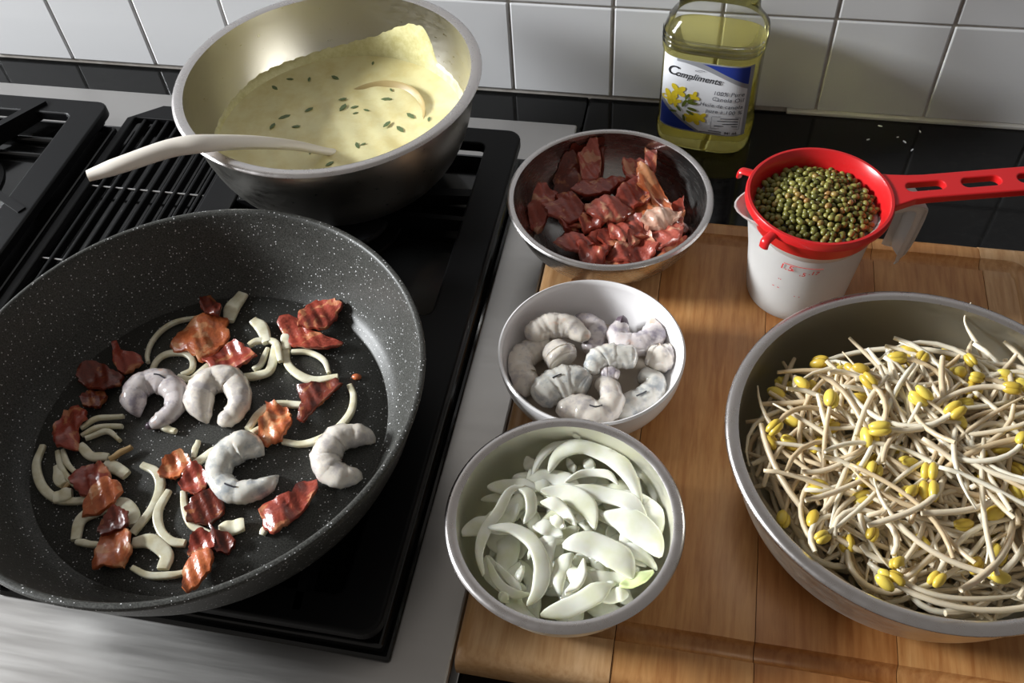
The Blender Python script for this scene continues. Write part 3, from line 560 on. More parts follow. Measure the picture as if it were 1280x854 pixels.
# ---------------------------------------------------------------- food builders
def place(vf, name, m, label, cat, group, z0=None):
    V, F = vf; n = len(V); cx = sum(v.x for v in V)/n; cy = sum(v.y for v in V)/n; cz = min(v.z for v in V)
    o = obj(name, ([v-Vector((cx,cy,cz)) for v in V], F), m, None, (cx,cy,cz)); return tag(o, label, cat, group)
def resample(P, n):
    P = [Vector((p[0], p[1], 0)) for p in P]; P.append(P[0]); L = [0]
    for a, b in zip(P, P[1:]): L.append(L[-1]+(b-a).length)
    out = []; k = 0
    for i in range(n):
        s = L[-1]*i/n
        while L[k+1] < s: k += 1
        out.append(P[k].lerp(P[k+1], (s-L[k])/max(1e-9, L[k+1]-L[k])))
    return out
def slab(P, zbase, th, amp, rnd, lift=0.0, tilt=0.0, zmin=None, wave=55., grow=1.06):
    """thin irregular curled piece with the outline P (mm)"""
    n = 40; O = resample([(a/1000, b/1000) for a, b in P], n)
    c_ = sum(O, Vector())/n
    J = [rnd.uniform(-.07,.07) for p in O]; O = [c_+(p-c_)*grow for p in O]
    a = rnd.uniform(0, PI); k = rnd.uniform(.7,1.3)*wave; ph = rnd.uniform(0,6); a2 = a+1.2; curl = rnd.uniform(-1,1)
    def hz(p):
        d = p-c_; u = d.x*math.cos(a)+d.y*math.sin(a); v = d.x*math.cos(a2)+d.y*math.sin(a2)
        return zbase+lift+amp*(math.sin(u*k*2+ph)+.6*math.sin(v*k*3+ph*2))+curl*amp*60*u*u*1.2+tilt*d.y
    rings = [1, .96, .87, .76, .64, .52, .40, .28, .16, .07]; V, F = [], []
    for side in (1, -1):
        for ri, s in enumerate(rings):
            for p, j_ in zip(O, J):
                q = c_+(p-c_)*(s+j_*(1,.9,.5,.2,.05,0,0,0,0,0)[ri]); e = th/2*(0.45 if ri == 0 else 1)*(1+.3*math.sin(q.x*620+q.y*480))
                V.append(Vector((q.x, q.y, hz(q)+side*e)))
        V.append(Vector((c_.x, c_.y, hz(c_)+side*th/2)))
    m_ = len(rings)*n+1
    for s in (0, 1):
        o = s*m_
        for r in range(len(rings)-1):
            for i in range(n):
                j = (i+1) % n; F.append([o+r*n+i, o+r*n+j, o+(r+1)*n+j, o+(r+1)*n+i])
        for i in range(n): F.append([o+(len(rings)-1)*n+i, o+(len(rings)-1)*n+(i+1)%n, o+m_-1])
    for i in range(n): F.append([i, (i+1)%n, m_+(i+1)%n, m_+i])
    if zmin is not None:
        lo = min(v.z for v in V)
        if lo < zmin:
            for v in V: v.z += zmin-lo
    return V, F
def tone(t): return 'bacon_f' if t < .05 else 'bacon_o' if t < .42 else 'bacon_r' if t < .72 else 'bacon_d'
def strip(P, w, z, th, rnd, roll=0., wob=.0006, zmin=None, taper=(.75,.75), arch=0.):
    n = max(20, 5*len(P)); Q = catmull([(a/1000, b/1000, 0) for a, b in P], n); ph = rnd.uniform(0,6)
    for i, q in enumerate(Q): q.z = z+wob*math.sin(ph+i*.5)
    W, H = [], []
    for i in range(n):
        t = i/(n-1); e = min(1, taper[0]+(1-taper[0])*min(1, t/.32)**.7)*min(1, taper[1]+(1-taper[1])*min(1, (1-t)/.32)**.7)
        W.append(w/2000*e*(1+.06*math.sin(ph+t*9))); H.append(th/2*(.85+.15*e))
    V, F = sweep(Q, W, H, 16, roll=roll, sq=.55)
    if arch:                                   # a slice is cupped across its width
        for k, v in enumerate(V):
            i = k//16; d = (v-Q[i]).length/max(W[i], 1e-6); v.z -= arch*d*d
    if zmin is not None:
        lo = min(v.z for v in V)
        if lo < zmin:
            for v in V: v.z += zmin-lo
    return V, F
def shrimp_mesh(P, R, z, rnd, zmin=None, flat=.85, seg=None, fat=1.2):
    seg = seg or len(P)*.85
    n = 44; Q = catmull([(a/1000, b/1000, 0) for a, b in P], n); RR = [v.x*fat for v in catmull([(r,0,0) for r in R], n)]
    W = []; ph = rnd.uniform(0, 1)
    for i in range(n):
        t = i/(n-1); s = (t*seg+ph) % 1.0
        e = math.sqrt(max(.02, 1-(1-min(1, t/.10))**2))*math.sqrt(max(.02, 1-(1-min(1, (1-t)/.08))**2))
        W.append(max(.0008, RR[i]/1000*e*(.95+.07*s)))
    for i, q in enumerate(Q): q.z = z if zmin is None else zmin+W[i]*flat*.96+.0003
    V, F = sweep(Q, W, [x*flat for x in W], 16)
    for k, v in enumerate(V):
        d = .05*math.sin(v.x*430+ph*9)*math.sin(v.y*390)+.035*math.sin(v.x*900+v.y*700)
        q = Q[k//16]; V[k] = q+(v-q)*(1+d)
    return V, F, Q, W

rnd = random.Random(3)
for l, w_, h, P_ in PAN_ONION:
    vf = strip(P_, w_, ZPF+.003+h/1000, .0045 if w_ < 16 else .0055, rnd, wob=.0004, zmin=ZPF+.0003+h/1000)
    place(vf, 'onion_strip', 'onion_b' if 'singed' in l else 'onion_c', l, 'onion', 'onion strips frying in the pan')
for l, t, h, P_ in PAN_BACON:
    vf = slab(P_, ZPF+.004+h/1000, .0036, .0021, rnd, zmin=ZPF+.0004+h*.0006, wave=75., grow=1.09)
    place(vf, 'bacon_piece', tone(t), l, 'bacon', 'bacon pieces frying in the pan')
for i, (l, P_, R_) in enumerate(PAN_SHRIMP):
    V, F, Q, W = shrimp_mesh(P_, R_, 0, rnd, zmin=ZPF)
    o = place((V, F), 'shrimp', ('shrimp1','shrimp0','shrimp2','shrimp0')[i], l, 'shrimp', 'raw shrimp in the pan')
    vein = [Q[k]+Vector((0,0,W[k]*.86)) for k in range(10, 30, 2)]
    if i in (0, 2):
        k0 = 16 if i == 0 else 24
        obj('vein', tuple((lambda q: ([v-o.location for v in q[0]], q[1]))(tube([Q[k]+Vector((0,0,W[k]*.87)) for k in range(k0, k0+5)], .0007, 6))), 'vein', o)
    if i == 0: obj('tail_tip', tuple((lambda q: ([v-o.location for v in q[0]], q[1]))(ball(.004,.0032,.003,Q[-2]+Vector((-.001,-.001,.001))))), 'tail', o)
place(strip([(-228.5,-588),(-224,-578),(-215,-575)], 4, ZPF+.003, .003, rnd, zmin=ZPF+.0003), 'browned_shred', 'onion_b', 'tiny curled brown shred near the front left of the pan', 'shred', None)
place(tuple((lambda q: q)(ball(.0042,.003,.0022,(-.0395,-.4525,ZPF+.0023)))), 'bacon_crumb', 'bacon_o', 'tiny round bacon crumb alone by the crease at the pan right', 'crumb', None)

# ---------------------------------------------------------------- bacon bowl
def inside(p, B, BR, pad=.0, pw=.85):
    """pull a point inside a bowl"""
    d = Vector((p.x-B[0], p.y-B[1], 0)); z = max(.002, p.z-B[2]); r = inner_r(*BR, z, pw)-pad
    if z < BR[1] and d.length > r: d *= r/d.length; p.x, p.y = B[0]+d.x, B[1]+d.y
    return p
rnd = random.Random(11)
def bowl_place(vf, B, BR, pw, *a):
    V, F = vf
    for v in V: inside(v, B, BR, .0012, pw)
    return place((V, F), *a)
for k in range(22):
    a = k*2.4; r = .010+.040*math.sqrt((k+.5)/22); c_ = Vector((BB[0]+.006+r*math.cos(a), BB[1]-.004+r*math.sin(a), 0)); s = rnd.uniform(13, 19); b0 = rnd.uniform(0, 6)
    P_ = [(c_.x*1000+s*math.cos(b0+q)*rnd.uniform(.7,1.2), c_.y*1000+s*.7*math.sin(b0+q)*rnd.uniform(.7,1.2)) for q in (0,1,2,3,4,5)]
    bowl_place(slab(P_, ZB+.016+.008*(k%3), .0035, .002, rnd, tilt=rnd.uniform(-.3,.3), zmin=ZB+.003), BB, BBR, .85, 'bacon_piece', 'bacon_r' if k%3 else 'bacon_d', 'bacon piece buried deep in the bacon bowl', 'bacon', 'buried bacon pieces in the steel bowl')
for l, t, z, ti, P_ in BOWL_BACON:
    vf = slab(P_, z/1000-.003, .0058, .0034, rnd, tilt=ti*.5+rnd.uniform(-.2,.3), zmin=ZB+.012, wave=85., grow=1.26)
    mm_ = tone(t) if t > .55 else ('bacon_p' if t > .28 and t != .5 else tone(t))
    bowl_place(vf, BB, BBR, .85, 'bacon_piece', mm_, l, 'bacon', 'cooked bacon pieces in the steel bowl')

# ---------------------------------------------------------------- onion bowl
rnd = random.Random(5)
for k in range(64):
    a = k*2.4; r = .053*math.sqrt((k+.5)/64); cx, cy = OB[0]*1000+r*1000*math.cos(a), OB[1]*1000+r*1000*math.sin(a); b0 = rnd.uniform(0, 6); R0 = rnd.uniform(22, 34); sp = rnd.uniform(1.2, 2.0)
    P_ = [(cx+R0*(math.cos(b0+sp*(q/4-.5))-.8*math.cos(b0)), cy+R0*(math.sin(b0+sp*(q/4-.5))-.8*math.sin(b0))) for q in range(5)]
    bowl_place(strip(P_, rnd.uniform(9, 16), ZB+.020+.0068*(k%4), .0022, rnd, roll=rnd.uniform(-.22,.22), wob=.001, taper=(.12,.12), arch=.0014), OB, OBR, .7, 'onion_slice', 'onion_r', 'raw onion slice mostly covered by the slices above it', 'onion', 'covered onion slices in the steel bowl')
for l, w_, z, ro, P_ in BOWL_ONION:
    vf = strip(P_, w_*1.08, z/1000+.002, .0026 if w_ > 14 else .0036, rnd, roll=math.radians(ro)*(1 if rnd.random() > .3 else -1), wob=.0008, taper=(.12,.12), arch=.0016 if w_ > 14 else 0)
    bowl_place(vf, OB, OBR, .7, 'onion_slice', 'onion_g' if 'greenish' in l else 'onion_r', l, 'onion', 'raw onion slices in the steel bowl')

# ---------------------------------------------------------------- shrimp bowl
rnd = random.Random(9)
jz = .018
ju = obj('shrimp_juice', lathe([(0,jz-.004),(.045,jz-.004),(.0545,jz-.0002),(.0545,jz),(0,jz)], 64), 'juice', None, (WB[0], WB[1], ZB)); tag(ju, 'cloudy shrimp juice pooled in the white bowl', 'juice', None, 'stuff')
for i, (l, z, P_, R_) in enumerate(BOWL_SHRIMP):
    V, F, Q, W = shrimp_mesh(P_, R_, z/1000-.004, rnd, fat=1.3)
    for v in V: inside(v, WB, (WR, WH, .026, .003), .002, .85)
    o = place((V, F), 'shrimp', ('shrimp0','shrimp0','shrimp1','shrimp0','shrimp1','shrimp0','shrimp2','shrimp2','shrimp0','shrimp2','shrimp1')[i], l, 'shrimp', 'raw shrimp in the white bowl')
    loc = lambda q: ([v-o.location for v in q[0]], q[1])
    if 'purple tail' in l: obj('tail_tip', loc(sweep(Q[0:5], [.003,.0055,.006,.005,.004], [.006,.0075,.008,.0075,.006], 8)), 'tail', o)
    if i in (7, 8, 9): obj('vein', loc(tube([Q[k]+Vector((0,0,W[k]*.88)) for k in range(14, 22, 2)], .0006, 6)), 'vein', o)

# ================================================================ SAUCE AND LADLE
zs = .0425; rs = inner_r(*SAR, zs, .80)-.0006
V, F = [], []; NR, NA = 22, 96
for i in range(NR+1):
    for k in range(NA):
        r = rs*i/NR; a = 2*PI*k/NA; x, y = r*math.cos(a), r*math.sin(a)
        z = zs + (.0008*math.sin(x*90+1)*math.sin(y*75)+.0005*math.sin(x*210+y*160))*(1-(i/NR)**4) + .0015*(i/NR)**12
        V.append(Vector((x, y, z)))
for i in range(NR):
    for k in range(NA): F.append([i*NA+k, i*NA+(k+1)%NA, (i+1)*NA+(k+1)%NA, (i+1)*NA+k])
b0 = len(V)
for k in range(NA): a = 2*PI*k/NA; V.append(Vector((rs*.75*math.cos(a), rs*.75*math.sin(a), zs-.02)))
for k in range(NA): F.append([NR*NA+k, NR*NA+(k+1)%NA, b0+(k+1)%NA, b0+k])
F.append([b0+k for k in range(NA)])
sa = thing('yellow_sauce', 'pale yellow herb sauce inside the large mixing bowl', 'sauce', SA)
obj('sauce_surface', (V, F), 'sauce', sa)
# sauce film, tongue shaped as the ladle handle's reflection: azimuth range and upper height
def film(a0, a1, top, name='wall_film_and_reflection', n=60):
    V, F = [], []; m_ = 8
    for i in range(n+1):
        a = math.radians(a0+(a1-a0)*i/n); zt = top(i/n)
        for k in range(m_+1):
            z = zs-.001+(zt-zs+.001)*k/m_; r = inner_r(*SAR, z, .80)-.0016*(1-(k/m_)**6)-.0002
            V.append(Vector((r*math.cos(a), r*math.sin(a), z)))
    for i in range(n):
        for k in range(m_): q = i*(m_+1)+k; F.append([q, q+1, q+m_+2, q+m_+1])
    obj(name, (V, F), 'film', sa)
FT = [(-15,.0460),(20,.0505),(40,.0525),(53,.0535),(56,.058),(58.5,.068),(61,.0775),(64,.0832),(70,.0828),(77,.0763),(89,.0630),(105,.0550),(125,.0515),(150,.0525),(165,.0500),(200,.0470),(270,.0490),(345,.0460)]  # tall hump is the ladle handle's reflection in the steel, built as film
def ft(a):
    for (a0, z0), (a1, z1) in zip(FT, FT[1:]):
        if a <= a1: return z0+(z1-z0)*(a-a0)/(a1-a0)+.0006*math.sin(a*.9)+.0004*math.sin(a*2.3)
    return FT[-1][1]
film(-15, 345, lambda t: ft(-15+360*t), 'wall_film_and_reflection', 240)
rnd = random.Random(4)
for k in range(30):
    a = rnd.uniform(0, 6.28); r = rs*.9*math.sqrt(rnd.random()); s = rnd.uniform(.0026, .0062); q = rnd.uniform(0, 3.14)
    V = [Vector((s*x*math.cos(q)-s*.45*y*math.sin(q), s*x*math.sin(q)+s*.45*y*math.cos(q), z)) for z in (0, .0006) for x, y in ((-1,0),(-.3,-.8),(.6,-.7),(1,.1),(.3,.9),(-.5,.7))]
    F = [[5,4,3,2,1,0],[6,7,8,9,10,11]]+[[i,(i+1)%6,6+(i+1)%6,6+i] for i in range(6)]
    obj('herb_leaf', (V, F), 'herb', sa, (r*math.cos(a), r*math.sin(a), zs+.0006), smooth=False)
ld = thing('ladle', 'cream plastic ladle resting on the rim of the sauce bowl', 'ladle', (-.1289, -.2245, .087))
L0 = Vector((-.1289, -.2245, .087))
hp = catmull([(-.2647,-.3736,.172),(-.2384,-.355,.173),(-.213,-.3291,.169),(-.1908,-.3117,.162),(-.1692,-.2759,.136),(-.1491,-.2459,.110),(-.1289,-.2245,.087),(-.118,-.206,.074)], 48)
hw = lerp_list([.0058,.0084,.0092,.0100,.0108,.0115,.0112,.0100,.0085,.0068,.0055,.0048,.0045], 48); hh = lerp_list([.0038,.0054,.0058,.006,.006,.0058,.0054,.0048,.0042,.0038,.0035,.003,.003], 48)
V, F = sweep(hp, hw, hh, 14); obj('handle', ([v-L0 for v in V], F), 'spoon', ld)
rr = .0480
prof = [(0,-.019),(.018,-.0178),(.032,-.0125),(.042,-.006),(rr,0),(rr+.0022,.0006),(rr+.0018,-.0012),(.0435,-.008),(.033,-.015),(.018,-.020),(0,-.0215)]
V, F = lathe(prof, 56); T = Matrix.Translation(Vector((-.1020,-.1650,.0835))-L0) @ Matrix.Rotation(math.radians(9), 4, Vector((1,-.55,0)))
obj('ladle_head', ([T @ v for v in V], F), 'spoon_in', ld)

# ================================================================ CUTTING BOARD
X0, X1, Y0, Y1 = .0853, .526, -.656, -.2165
cb = thing('cutting_board', 'thick maple cutting board with a juice groove', 'board', ((X0+X1)/2, (Y0+Y1)/2, 0))
GX0, GX1, GY0, GY1 = X0+.035, X1-.033, -.620, -.2435     # centre line of the groove
def groove_depth(x, y):
    cx, cy = (GX0+GX1)/2, (GY0+GY1)/2; hx, hy = (GX1-GX0)/2-.012, (GY1-GY0)/2-.012
    qx, qy = abs(x-cx)-hx, abs(y-cy)-hy
    d = math.hypot(max(qx,0), max(qy,0))+min(max(qx,qy),0)-.012
    d = abs(d); return -.0062*math.sqrt(max(0, 1-(d/.0068)**2))
def edge_drop(x, y):
    r = .011; d = 0
    for e in (x-X0, X1-x, y-Y0, Y1-y):
        if e < r: d -= r-math.sqrt(max(0, r*r-(r-e)**2))
    return d
def ticks(a, b, dens):
    s = {round(a,5), round(b,5)}
    k = int((b-a)/.02)
    for i in range(k): s.add(round(a+(b-a)*i/k, 5))
    for c_ in dens:
        for i in range(-9, 10):
            q = c_+i*.0009
            if a < q < b: s.add(round(q, 5))
    return sorted(s)
seams = [X0, .190, .2808, .3708, .4610, X1]
for k in range(5):
    xa, xb = seams[k]+(.00025 if k else 0), seams[k+1]-(.00025 if k < 4 else 0)
    xs = ticks(xa, xb, [GX0, GX1, X0+.002, X0+.009, X1-.002, X1-.009]); ys = ticks(Y0, Y1, [GY0, GY1, Y0+.002, Y0+.009, Y1-.002, Y1-.009])
    V, F = [], []
    for x in xs:
        for y in ys: V.append(Vector((x, y, ZB+groove_depth(x, y)+edge_drop(x, y)-.0006*(max(0,1-min(x-xa,xb-x)/.0009) if 0 < k < 4 else 0))))
    ny = len(ys)
    for i in range(len(xs)-1):
        for j in range(ny-1): q = i*ny+j; F.append([q, q+ny, q+ny+1, q+1])
    border = [i*ny for i in range(len(xs))] + [(len(xs)-1)*ny+j for j in range(1, ny)] + [i*ny+ny-1 for i in range(len(xs)-2, -1, -1)] + [j for j in range(ny-2, 0, -1)]
    mid = len(V); ins = .004
    for q in border: V.append(Vector((V[q].x, V[q].y, .008)))
    bot = len(V)
    for q in border:
        v = V[q]; V.append(Vector((min(max(v.x, X0+ins), X1-ins), min(max(v.y, Y0+ins), Y1-ins), .0005)))
    nb = len(border)
    for i in range(nb):
        j = (i+1) % nb; F.append([border[i], border[j], mid+j, mid+i]); F.append([mid+i, mid+j, bot+j, bot+i])
    F.append([bot+i for i in range(nb)])
    c_ = Vector(cb.location); obj('plank', ([v-c_ for v in V], F), ('wood0','wood2','wood1','wood2','wood0')[k], cb)

# ================================================================ BEAN SPROUTS
rnd = random.Random(21)
def sprout_line(rn, L, bend, n=12):
    p = Vector((0,0,0)); a = 0; out = []; k1 = rn.uniform(-bend, bend); k2 = rn.uniform(-bend, bend); zz = rn.uniform(-.004,.004); ph = rn.uniform(0, 3)
    for i in range(n):
        t = i/(n-1); out.append(Vector((p.x, p.y, zz*math.sin(ph+t*3.1))))
        a += (k1*(1-t)+k2*t)/n*2; p = p+Vector((math.cos(a), math.sin(a), 0))*L/n
    c_ = sum(out, Vector())/n; return [q-c_ for q in out]
kinds = []
for k in range(36):
    L = rnd.uniform(.070, .150); ln = sprout_line(rnd, L, 1.1 if k % 4 else 2.4); hook = k % 5 in (0, 2)
    n = len(ln); r = rnd.uniform(.0014, .0021)
    if k % 5 == 0:                                        # thread-thin root end
        W = [r*(1 if i < n*.6 else max(.12, 1-(i-n*.6)/(n*.4)*.9)) for i in range(n)]
    else: W = [r*(1 if 0 < i < n-1 else .8) for i in range(n)]
    vf = sweep(ln, W, W, 7); me = bpy.data.meshes.new('stem'); me.from_pydata([tuple(v) for v in vf[0]], [], vf[1])
    for p in me.polygons: p.use_smooth = True
    me.materials.append(M['sprout'])
    kinds.append((ln, me, hook, (ln[0]-ln[1]).normalized()))
def head_mesh(op):
    a = ball(.0067, .0031, .0038, (0, .0013+op, 0)); b = ball(.0065, .0030, .0037, (0, -.0013-op, 0)); V, F = join(a, b)
    me = bpy.data.meshes.new('bean_head'); me.from_pydata([tuple(v) for v in V], [], F)
    for p in me.polygons: p.use_smooth = True
    me.materials.append(M['sprout_head']); return me
heads = [head_mesh(0), head_mesh(.0003), head_mesh(.0012)]
def mound(x, y):
    r = math.hypot(x-.012, y+.018)/.120
    return .096-.034*min(r, 1.2)**2.4+.004*(x/.118)
count = 0; tries = 0; NS = 300; stuffV, stuffF = [], []
while count < NS+420 and tries < 140000:
    tries += 1
    under = count >= NS
    ln, me, hook, dirv = rnd.choice(kinds); a = rnd.uniform(0, 2*PI); rr_ = .108*math.sqrt(rnd.random()); b = rnd.uniform(0, 2*PI)
    x, y = rr_*math.cos(b), rr_*math.sin(b); layer = rnd.random()**.9*.024 if not under else rnd.uniform(.018, .05)
    z = mound(x, y)-layer; tx, ty = rnd.gauss(0, .10), rnd.gauss(0, .10)
    MX = Matrix.Translation((x, y, z)) @ Matrix.Rotation(tx, 4, 'X') @ Matrix.Rotation(ty, 4, 'Y') @ Matrix.Rotation(a, 4, 'Z')
    pts = [MX @ q for q in ln]; ok = True
    if hook: pts.append(MX @ (ln[0]+dirv*.011))
    for q in pts:
        if q.y > .090+.20*q.x: ok = False; break
        if q.z < .004 or (q.z < PBR[1]+.004 and math.hypot(q.x, q.y) > inner_r(*PBR, min(q.z, PBR[1]), .75)-.004) or math.hypot(q.x, q.y) > .117: ok = False; break
    if not ok: continue
    count += 1
    if under:
        n0 = len(stuffV); stuffV += [MX @ v.co for v in me.vertices]; stuffF += [[n0+i for i in p.vertices] for p in me.polygons]; continue
    W = Matrix.Translation(PBW) @ MX
    if hook:
        s = bpy.data.objects.new('bean_sprout', None); s.empty_display_size = .01; col.objects.link(s); s.matrix_world = W
        st = bpy.data.objects.new('stem', me); col.objects.link(st); st.parent = s
        h = bpy.data.objects.new('bean_head', rnd.choice(heads)); col.objects.link(h); h.parent = s
        h.location = ln[0]+dirv*.0045; h.rotation_euler = (rnd.uniform(-1,1), rnd.uniform(-.4,.4), math.atan2(dirv.y, dirv.x)+rnd.uniform(-.3,.3))
        sc_ = rnd.uniform(.85, 1.15); h.scale = (sc_, sc_, sc_)
        tag(s, 'bean sprout with a yellow bean head in the wide steel bowl', 'sprout', 'bean sprouts with yellow heads in the wide bowl')
    else:
        s = bpy.data.objects.new('bean_sprout', me); col.objects.link(s); s.matrix_world = W
        tag(s, 'headless pale bean sprout stem in the wide steel bowl', 'sprout', 'headless bean sprout stems in the wide bowl')
so = obj('sprout_mass', (stuffV, stuffF), 'sprout', None, PBW); tag(so, 'deep tangle of bean sprouts below the top layer in the wide bowl', 'sprouts', None, 'stuff')
# the one sprout that climbs over the back of the bowl
ln = catmull([(.066,.020,.062),(.0585,.045,.064),(.0545,.066,.0655),(.0445,.0930,.069),(.0355,.1110,.073),(.0352,.1190,.0775),(.0380,.1255,.0815)], 28)
rw = lerp_list([.0024,.0026,.0026,.0022,.0009,.0005,.0004], 28); vf = sweep(ln, rw, rw, 8)
tag(obj('bean_sprout', vf, 'sprout', None, PBW), 'sprout whose thin root end rises above the back rim of the bowl', 'sprout')

# ================================================================ MEASURING CUP
CP = (.3035, -.2925, ZB)
cup = thing('measuring_cup', 'frosted plastic measuring cup standing under the red strainer', 'cup', CP)
seg = 72; prof_o = [(.0385,0),(.0400,.0015),(.0415,.012),(.0450,.050),(.0480,.085),(.0492,.0955),(.0515,.0975),(.0518,.0995)]
prof_i = [(.0500,.0998),(.0480,.0965),(.0464,.085),(.0434,.050),(.0400,.012),(.0385,.0030),(0,.0030)]
V, F = lathe([(0,0)]+prof_o+prof_i, seg)
sa_ = math.radians(196)
for v in V:                                    # pull the spout out of the rim
    a = math.atan2(v.y, v.x); d = abs((a-sa_+PI) % (2*PI)-PI); k = max(0, (v.z-.070)/.030)
    if d < .50 and k > 0:
        e = .5+.5*math.cos(PI*d/.50); r = math.hypot(v.x, v.y); f_ = (r+.013*e*k*k)/r; v.x *= f_; v.y *= f_; v.z += .002*e*k
obj('cup_body', (V, F), 'frost', cup)
ha = math.radians(20); hx, hy = math.cos(ha), math.sin(ha)
hl = catmull([(.046,.0915),(.066,.0935),(.0775,.0925),(.0860,.0880),(.0880,.078),(.0870,.055),(.0850,.034),(.0840,.026)], 30)
V, F = sweep([Vector((q.x*hx, q.x*hy, q.y)) for q in hl], lerp_list([.015,.016,.0165,.0165,.016,.0155,.0145,.012,.006], 30), [.0013]*30, 12, up=Vector((hx*.3, hy*.3, 1)), sq=.5)
hnd = obj('handle', (V, F), 'frost', cup)
for s in (-1, 1):
    off = Vector((-hy, hx, 0))*.0152*s
    V, F = sweep([Vector((q.x*hx-hx*.0030, q.x*hy-hy*.0030, q.y-.0022))+off*(1-.35*i/29) for i, q in enumerate(hl)], [.0011]*30, [.0045]*30, 8, up=Vector((hx*.3, hy*.3, 1)))
    obj('handle_edge', (V, F), 'frost', hnd)
def on_cup(vf, az, z0, sgn=1):
    out = []
    for v in vf[0]:
        z = z0+v.y; r = .0403+(.0492-.0403)*max(0, min(1, z/.095))+.0009; a = az+v.x/r; out.append(Vector((r*math.cos(a), r*math.sin(a), z)))
    return out, vf[1]
for s, az, z, h in (('1.5', 242, .066, .0085), ('=', 253, .0655, .0050), ('.5', 262, .063, .0062), ('.17', 270, .066, .0058), ('..', 243, .052, .006), ('- -', 238, .040, .006), ('. .', 262, .036, .006)):
    obj('red_mark', on_cup(text_mesh(s, h, 'LEFT', .15, 1.1, .00012), math.radians(az), z), 'redink', cup, smooth=False)
arc = [Vector((.0485*math.cos(math.radians(a)), .0485*math.sin(math.radians(a)), .0735)) for a in range(246, 286, 4)]
obj('red_mark', tube(arc, .00025, 5), 'redink', cup)

# ================================================================ STRAINER
SC = (.3040, -.2985, .1385)
st = thing('strainer', 'red plastic strainer of green beans resting on the measuring cup', 'strainer', SC)
RT = .0120                                     # rim top above origin
ring = [(.0455,-.010),(.0470,-.004),(.0490,.004),(.0512,RT-.0016),(.0525,RT),(.0545,RT),(.0556,RT-.0016),(.0556,RT-.0065),(.0543,RT-.0075),(.0530,RT-.0065),(.0515,.001),(.0495,-.006),(.0478,-.011)]
obj('rim', lathe(ring, 96, True), 'red', st)
bas = [(.0470,-.006)]+[(.0466*math.cos(t*PI/24), -.008-.030*math.sin(t*PI/24)) for t in range(0, 13)]
bas2 = [(r*.985, z+.0006) for r, z in reversed(bas)]; V, F = lathe(bas+bas2, 64)
obj('mesh_basket', (V, F), 'mesh', st)
ang = math.radians(11)
def rotz(V, a): c_, s = math.cos(a), math.sin(a); return [Vector((v.x*c_-v.y*s, v.x*s+v.y*c_, v.z)) for v in V]
outl = [(.0525,-.0185),(.058,-.0165),(.070,-.0125),(.082,-.0115),(.20,-.0120),(.212,-.0105),(.218,-.004),(.218,.004),(.212,.0105),(.20,.0120),(.082,.0120),(.070,.0130),(.058,.0150),(.0525,.0165)]
holes = [rrect(.0650,.0960,-.0058,.0062,.0055), rrect(.1060,.1370,-.0062,.0066,.0060), rrect(.1470,.1780,-.0062,.0066,.0060), rrect(.193,.207,-.0055,.0055,.0054)]
V, F = curve_mesh([outl]+holes, .0022, .0012, 2)
obj('handle', (rotz([v+Vector((0,.004,RT-.0048+.05*(v.x-.055))) for v in V], ang), F), 'red', st, smooth=False)
for s in (157, 233):
    a = math.radians(s); d = Vector((math.cos(a), math.sin(a), 0))
    V, F = sweep(catmull([d*.0545+Vector((0,0,RT-.004)), d*.060+Vector((0,0,RT-.0042)), d*.0645+Vector((0,0,RT-.0055)), d*.0655+Vector((0,0,RT-.0105))], 12), [.0040]*12, [.0022]*12, 10, up=Vector((0,0,1))+d*.3)
    obj('hook', (V, F), 'red', st)
# beans
rnd = random.Random(31)
BE = (SC[0]-.001, SC[1]+.0012, SC[2]+.0022)
def bean_mesh(a, b, c_):
    V, F = ball(a, b, c_, u=10, v=7); me = bpy.data.meshes.new('mung_bean'); me.from_pydata([tuple(v) for v in V], [], F)
    for p in me.polygons: p.use_smooth = True
    return me
bms = []
for a, b, c_ in ((.0031,.0024,.0023),(.0034,.0025,.0024),(.0028,.0023,.0023),(.0030,.0022,.0021)):
    me = bean_mesh(a, b, c_); me.materials.append(M['bean']); bms.append(me)
pale = bean_mesh(.0029,.0024,.0020); pale.materials.append(M['bean_pale'])
def bmound(r): return .0035-.0075*(r/.0445)**2
NB = 300; bi = 0; fV, fF = [], []
for k in range(NB):
    r = .0458*math.sqrt((k+.5)/NB); a = k*2.399963+rnd.uniform(-.06,.06); r += rnd.uniform(-.0008,.0008)
    isp = k == 77
    o = bpy.data.objects.new('mung_bean', pale if isp else rnd.choice(bms)); col.objects.link(o)
    o.location = (BE[0]+r*math.cos(a), BE[1]+r*math.sin(a), BE[2]+bmound(r)+rnd.uniform(-.0012,.0012)); o.rotation_euler = (rnd.uniform(-.6,.6), rnd.uniform(-.6,.6), rnd.uniform(0, 6.28))
    if isp: tag(o, 'single pale split bean among the green beans in the strainer', 'bean')
    else: tag(o, 'small olive green mung bean in the red strainer', 'bean', 'mung beans on top in the strainer')
for k in range(420):
    r = .041*math.sqrt(rnd.random()); a = rnd.uniform(0, 6.28); z = bmound(r)-.0035-rnd.random()*.006
    V, F = ball(.0031,.0026,.0024,(r*math.cos(a), r*math.sin(a), z), 7, 5); n0 = len(fV); fV += V; fF += [[n0+i for i in q] for q in F]
bm_ = obj('mung_bean_mass', (fV, fF), 'bean', None, BE); tag(bm_, 'lower layer of green mung beans filling the red strainer', 'beans', None, 'stuff')

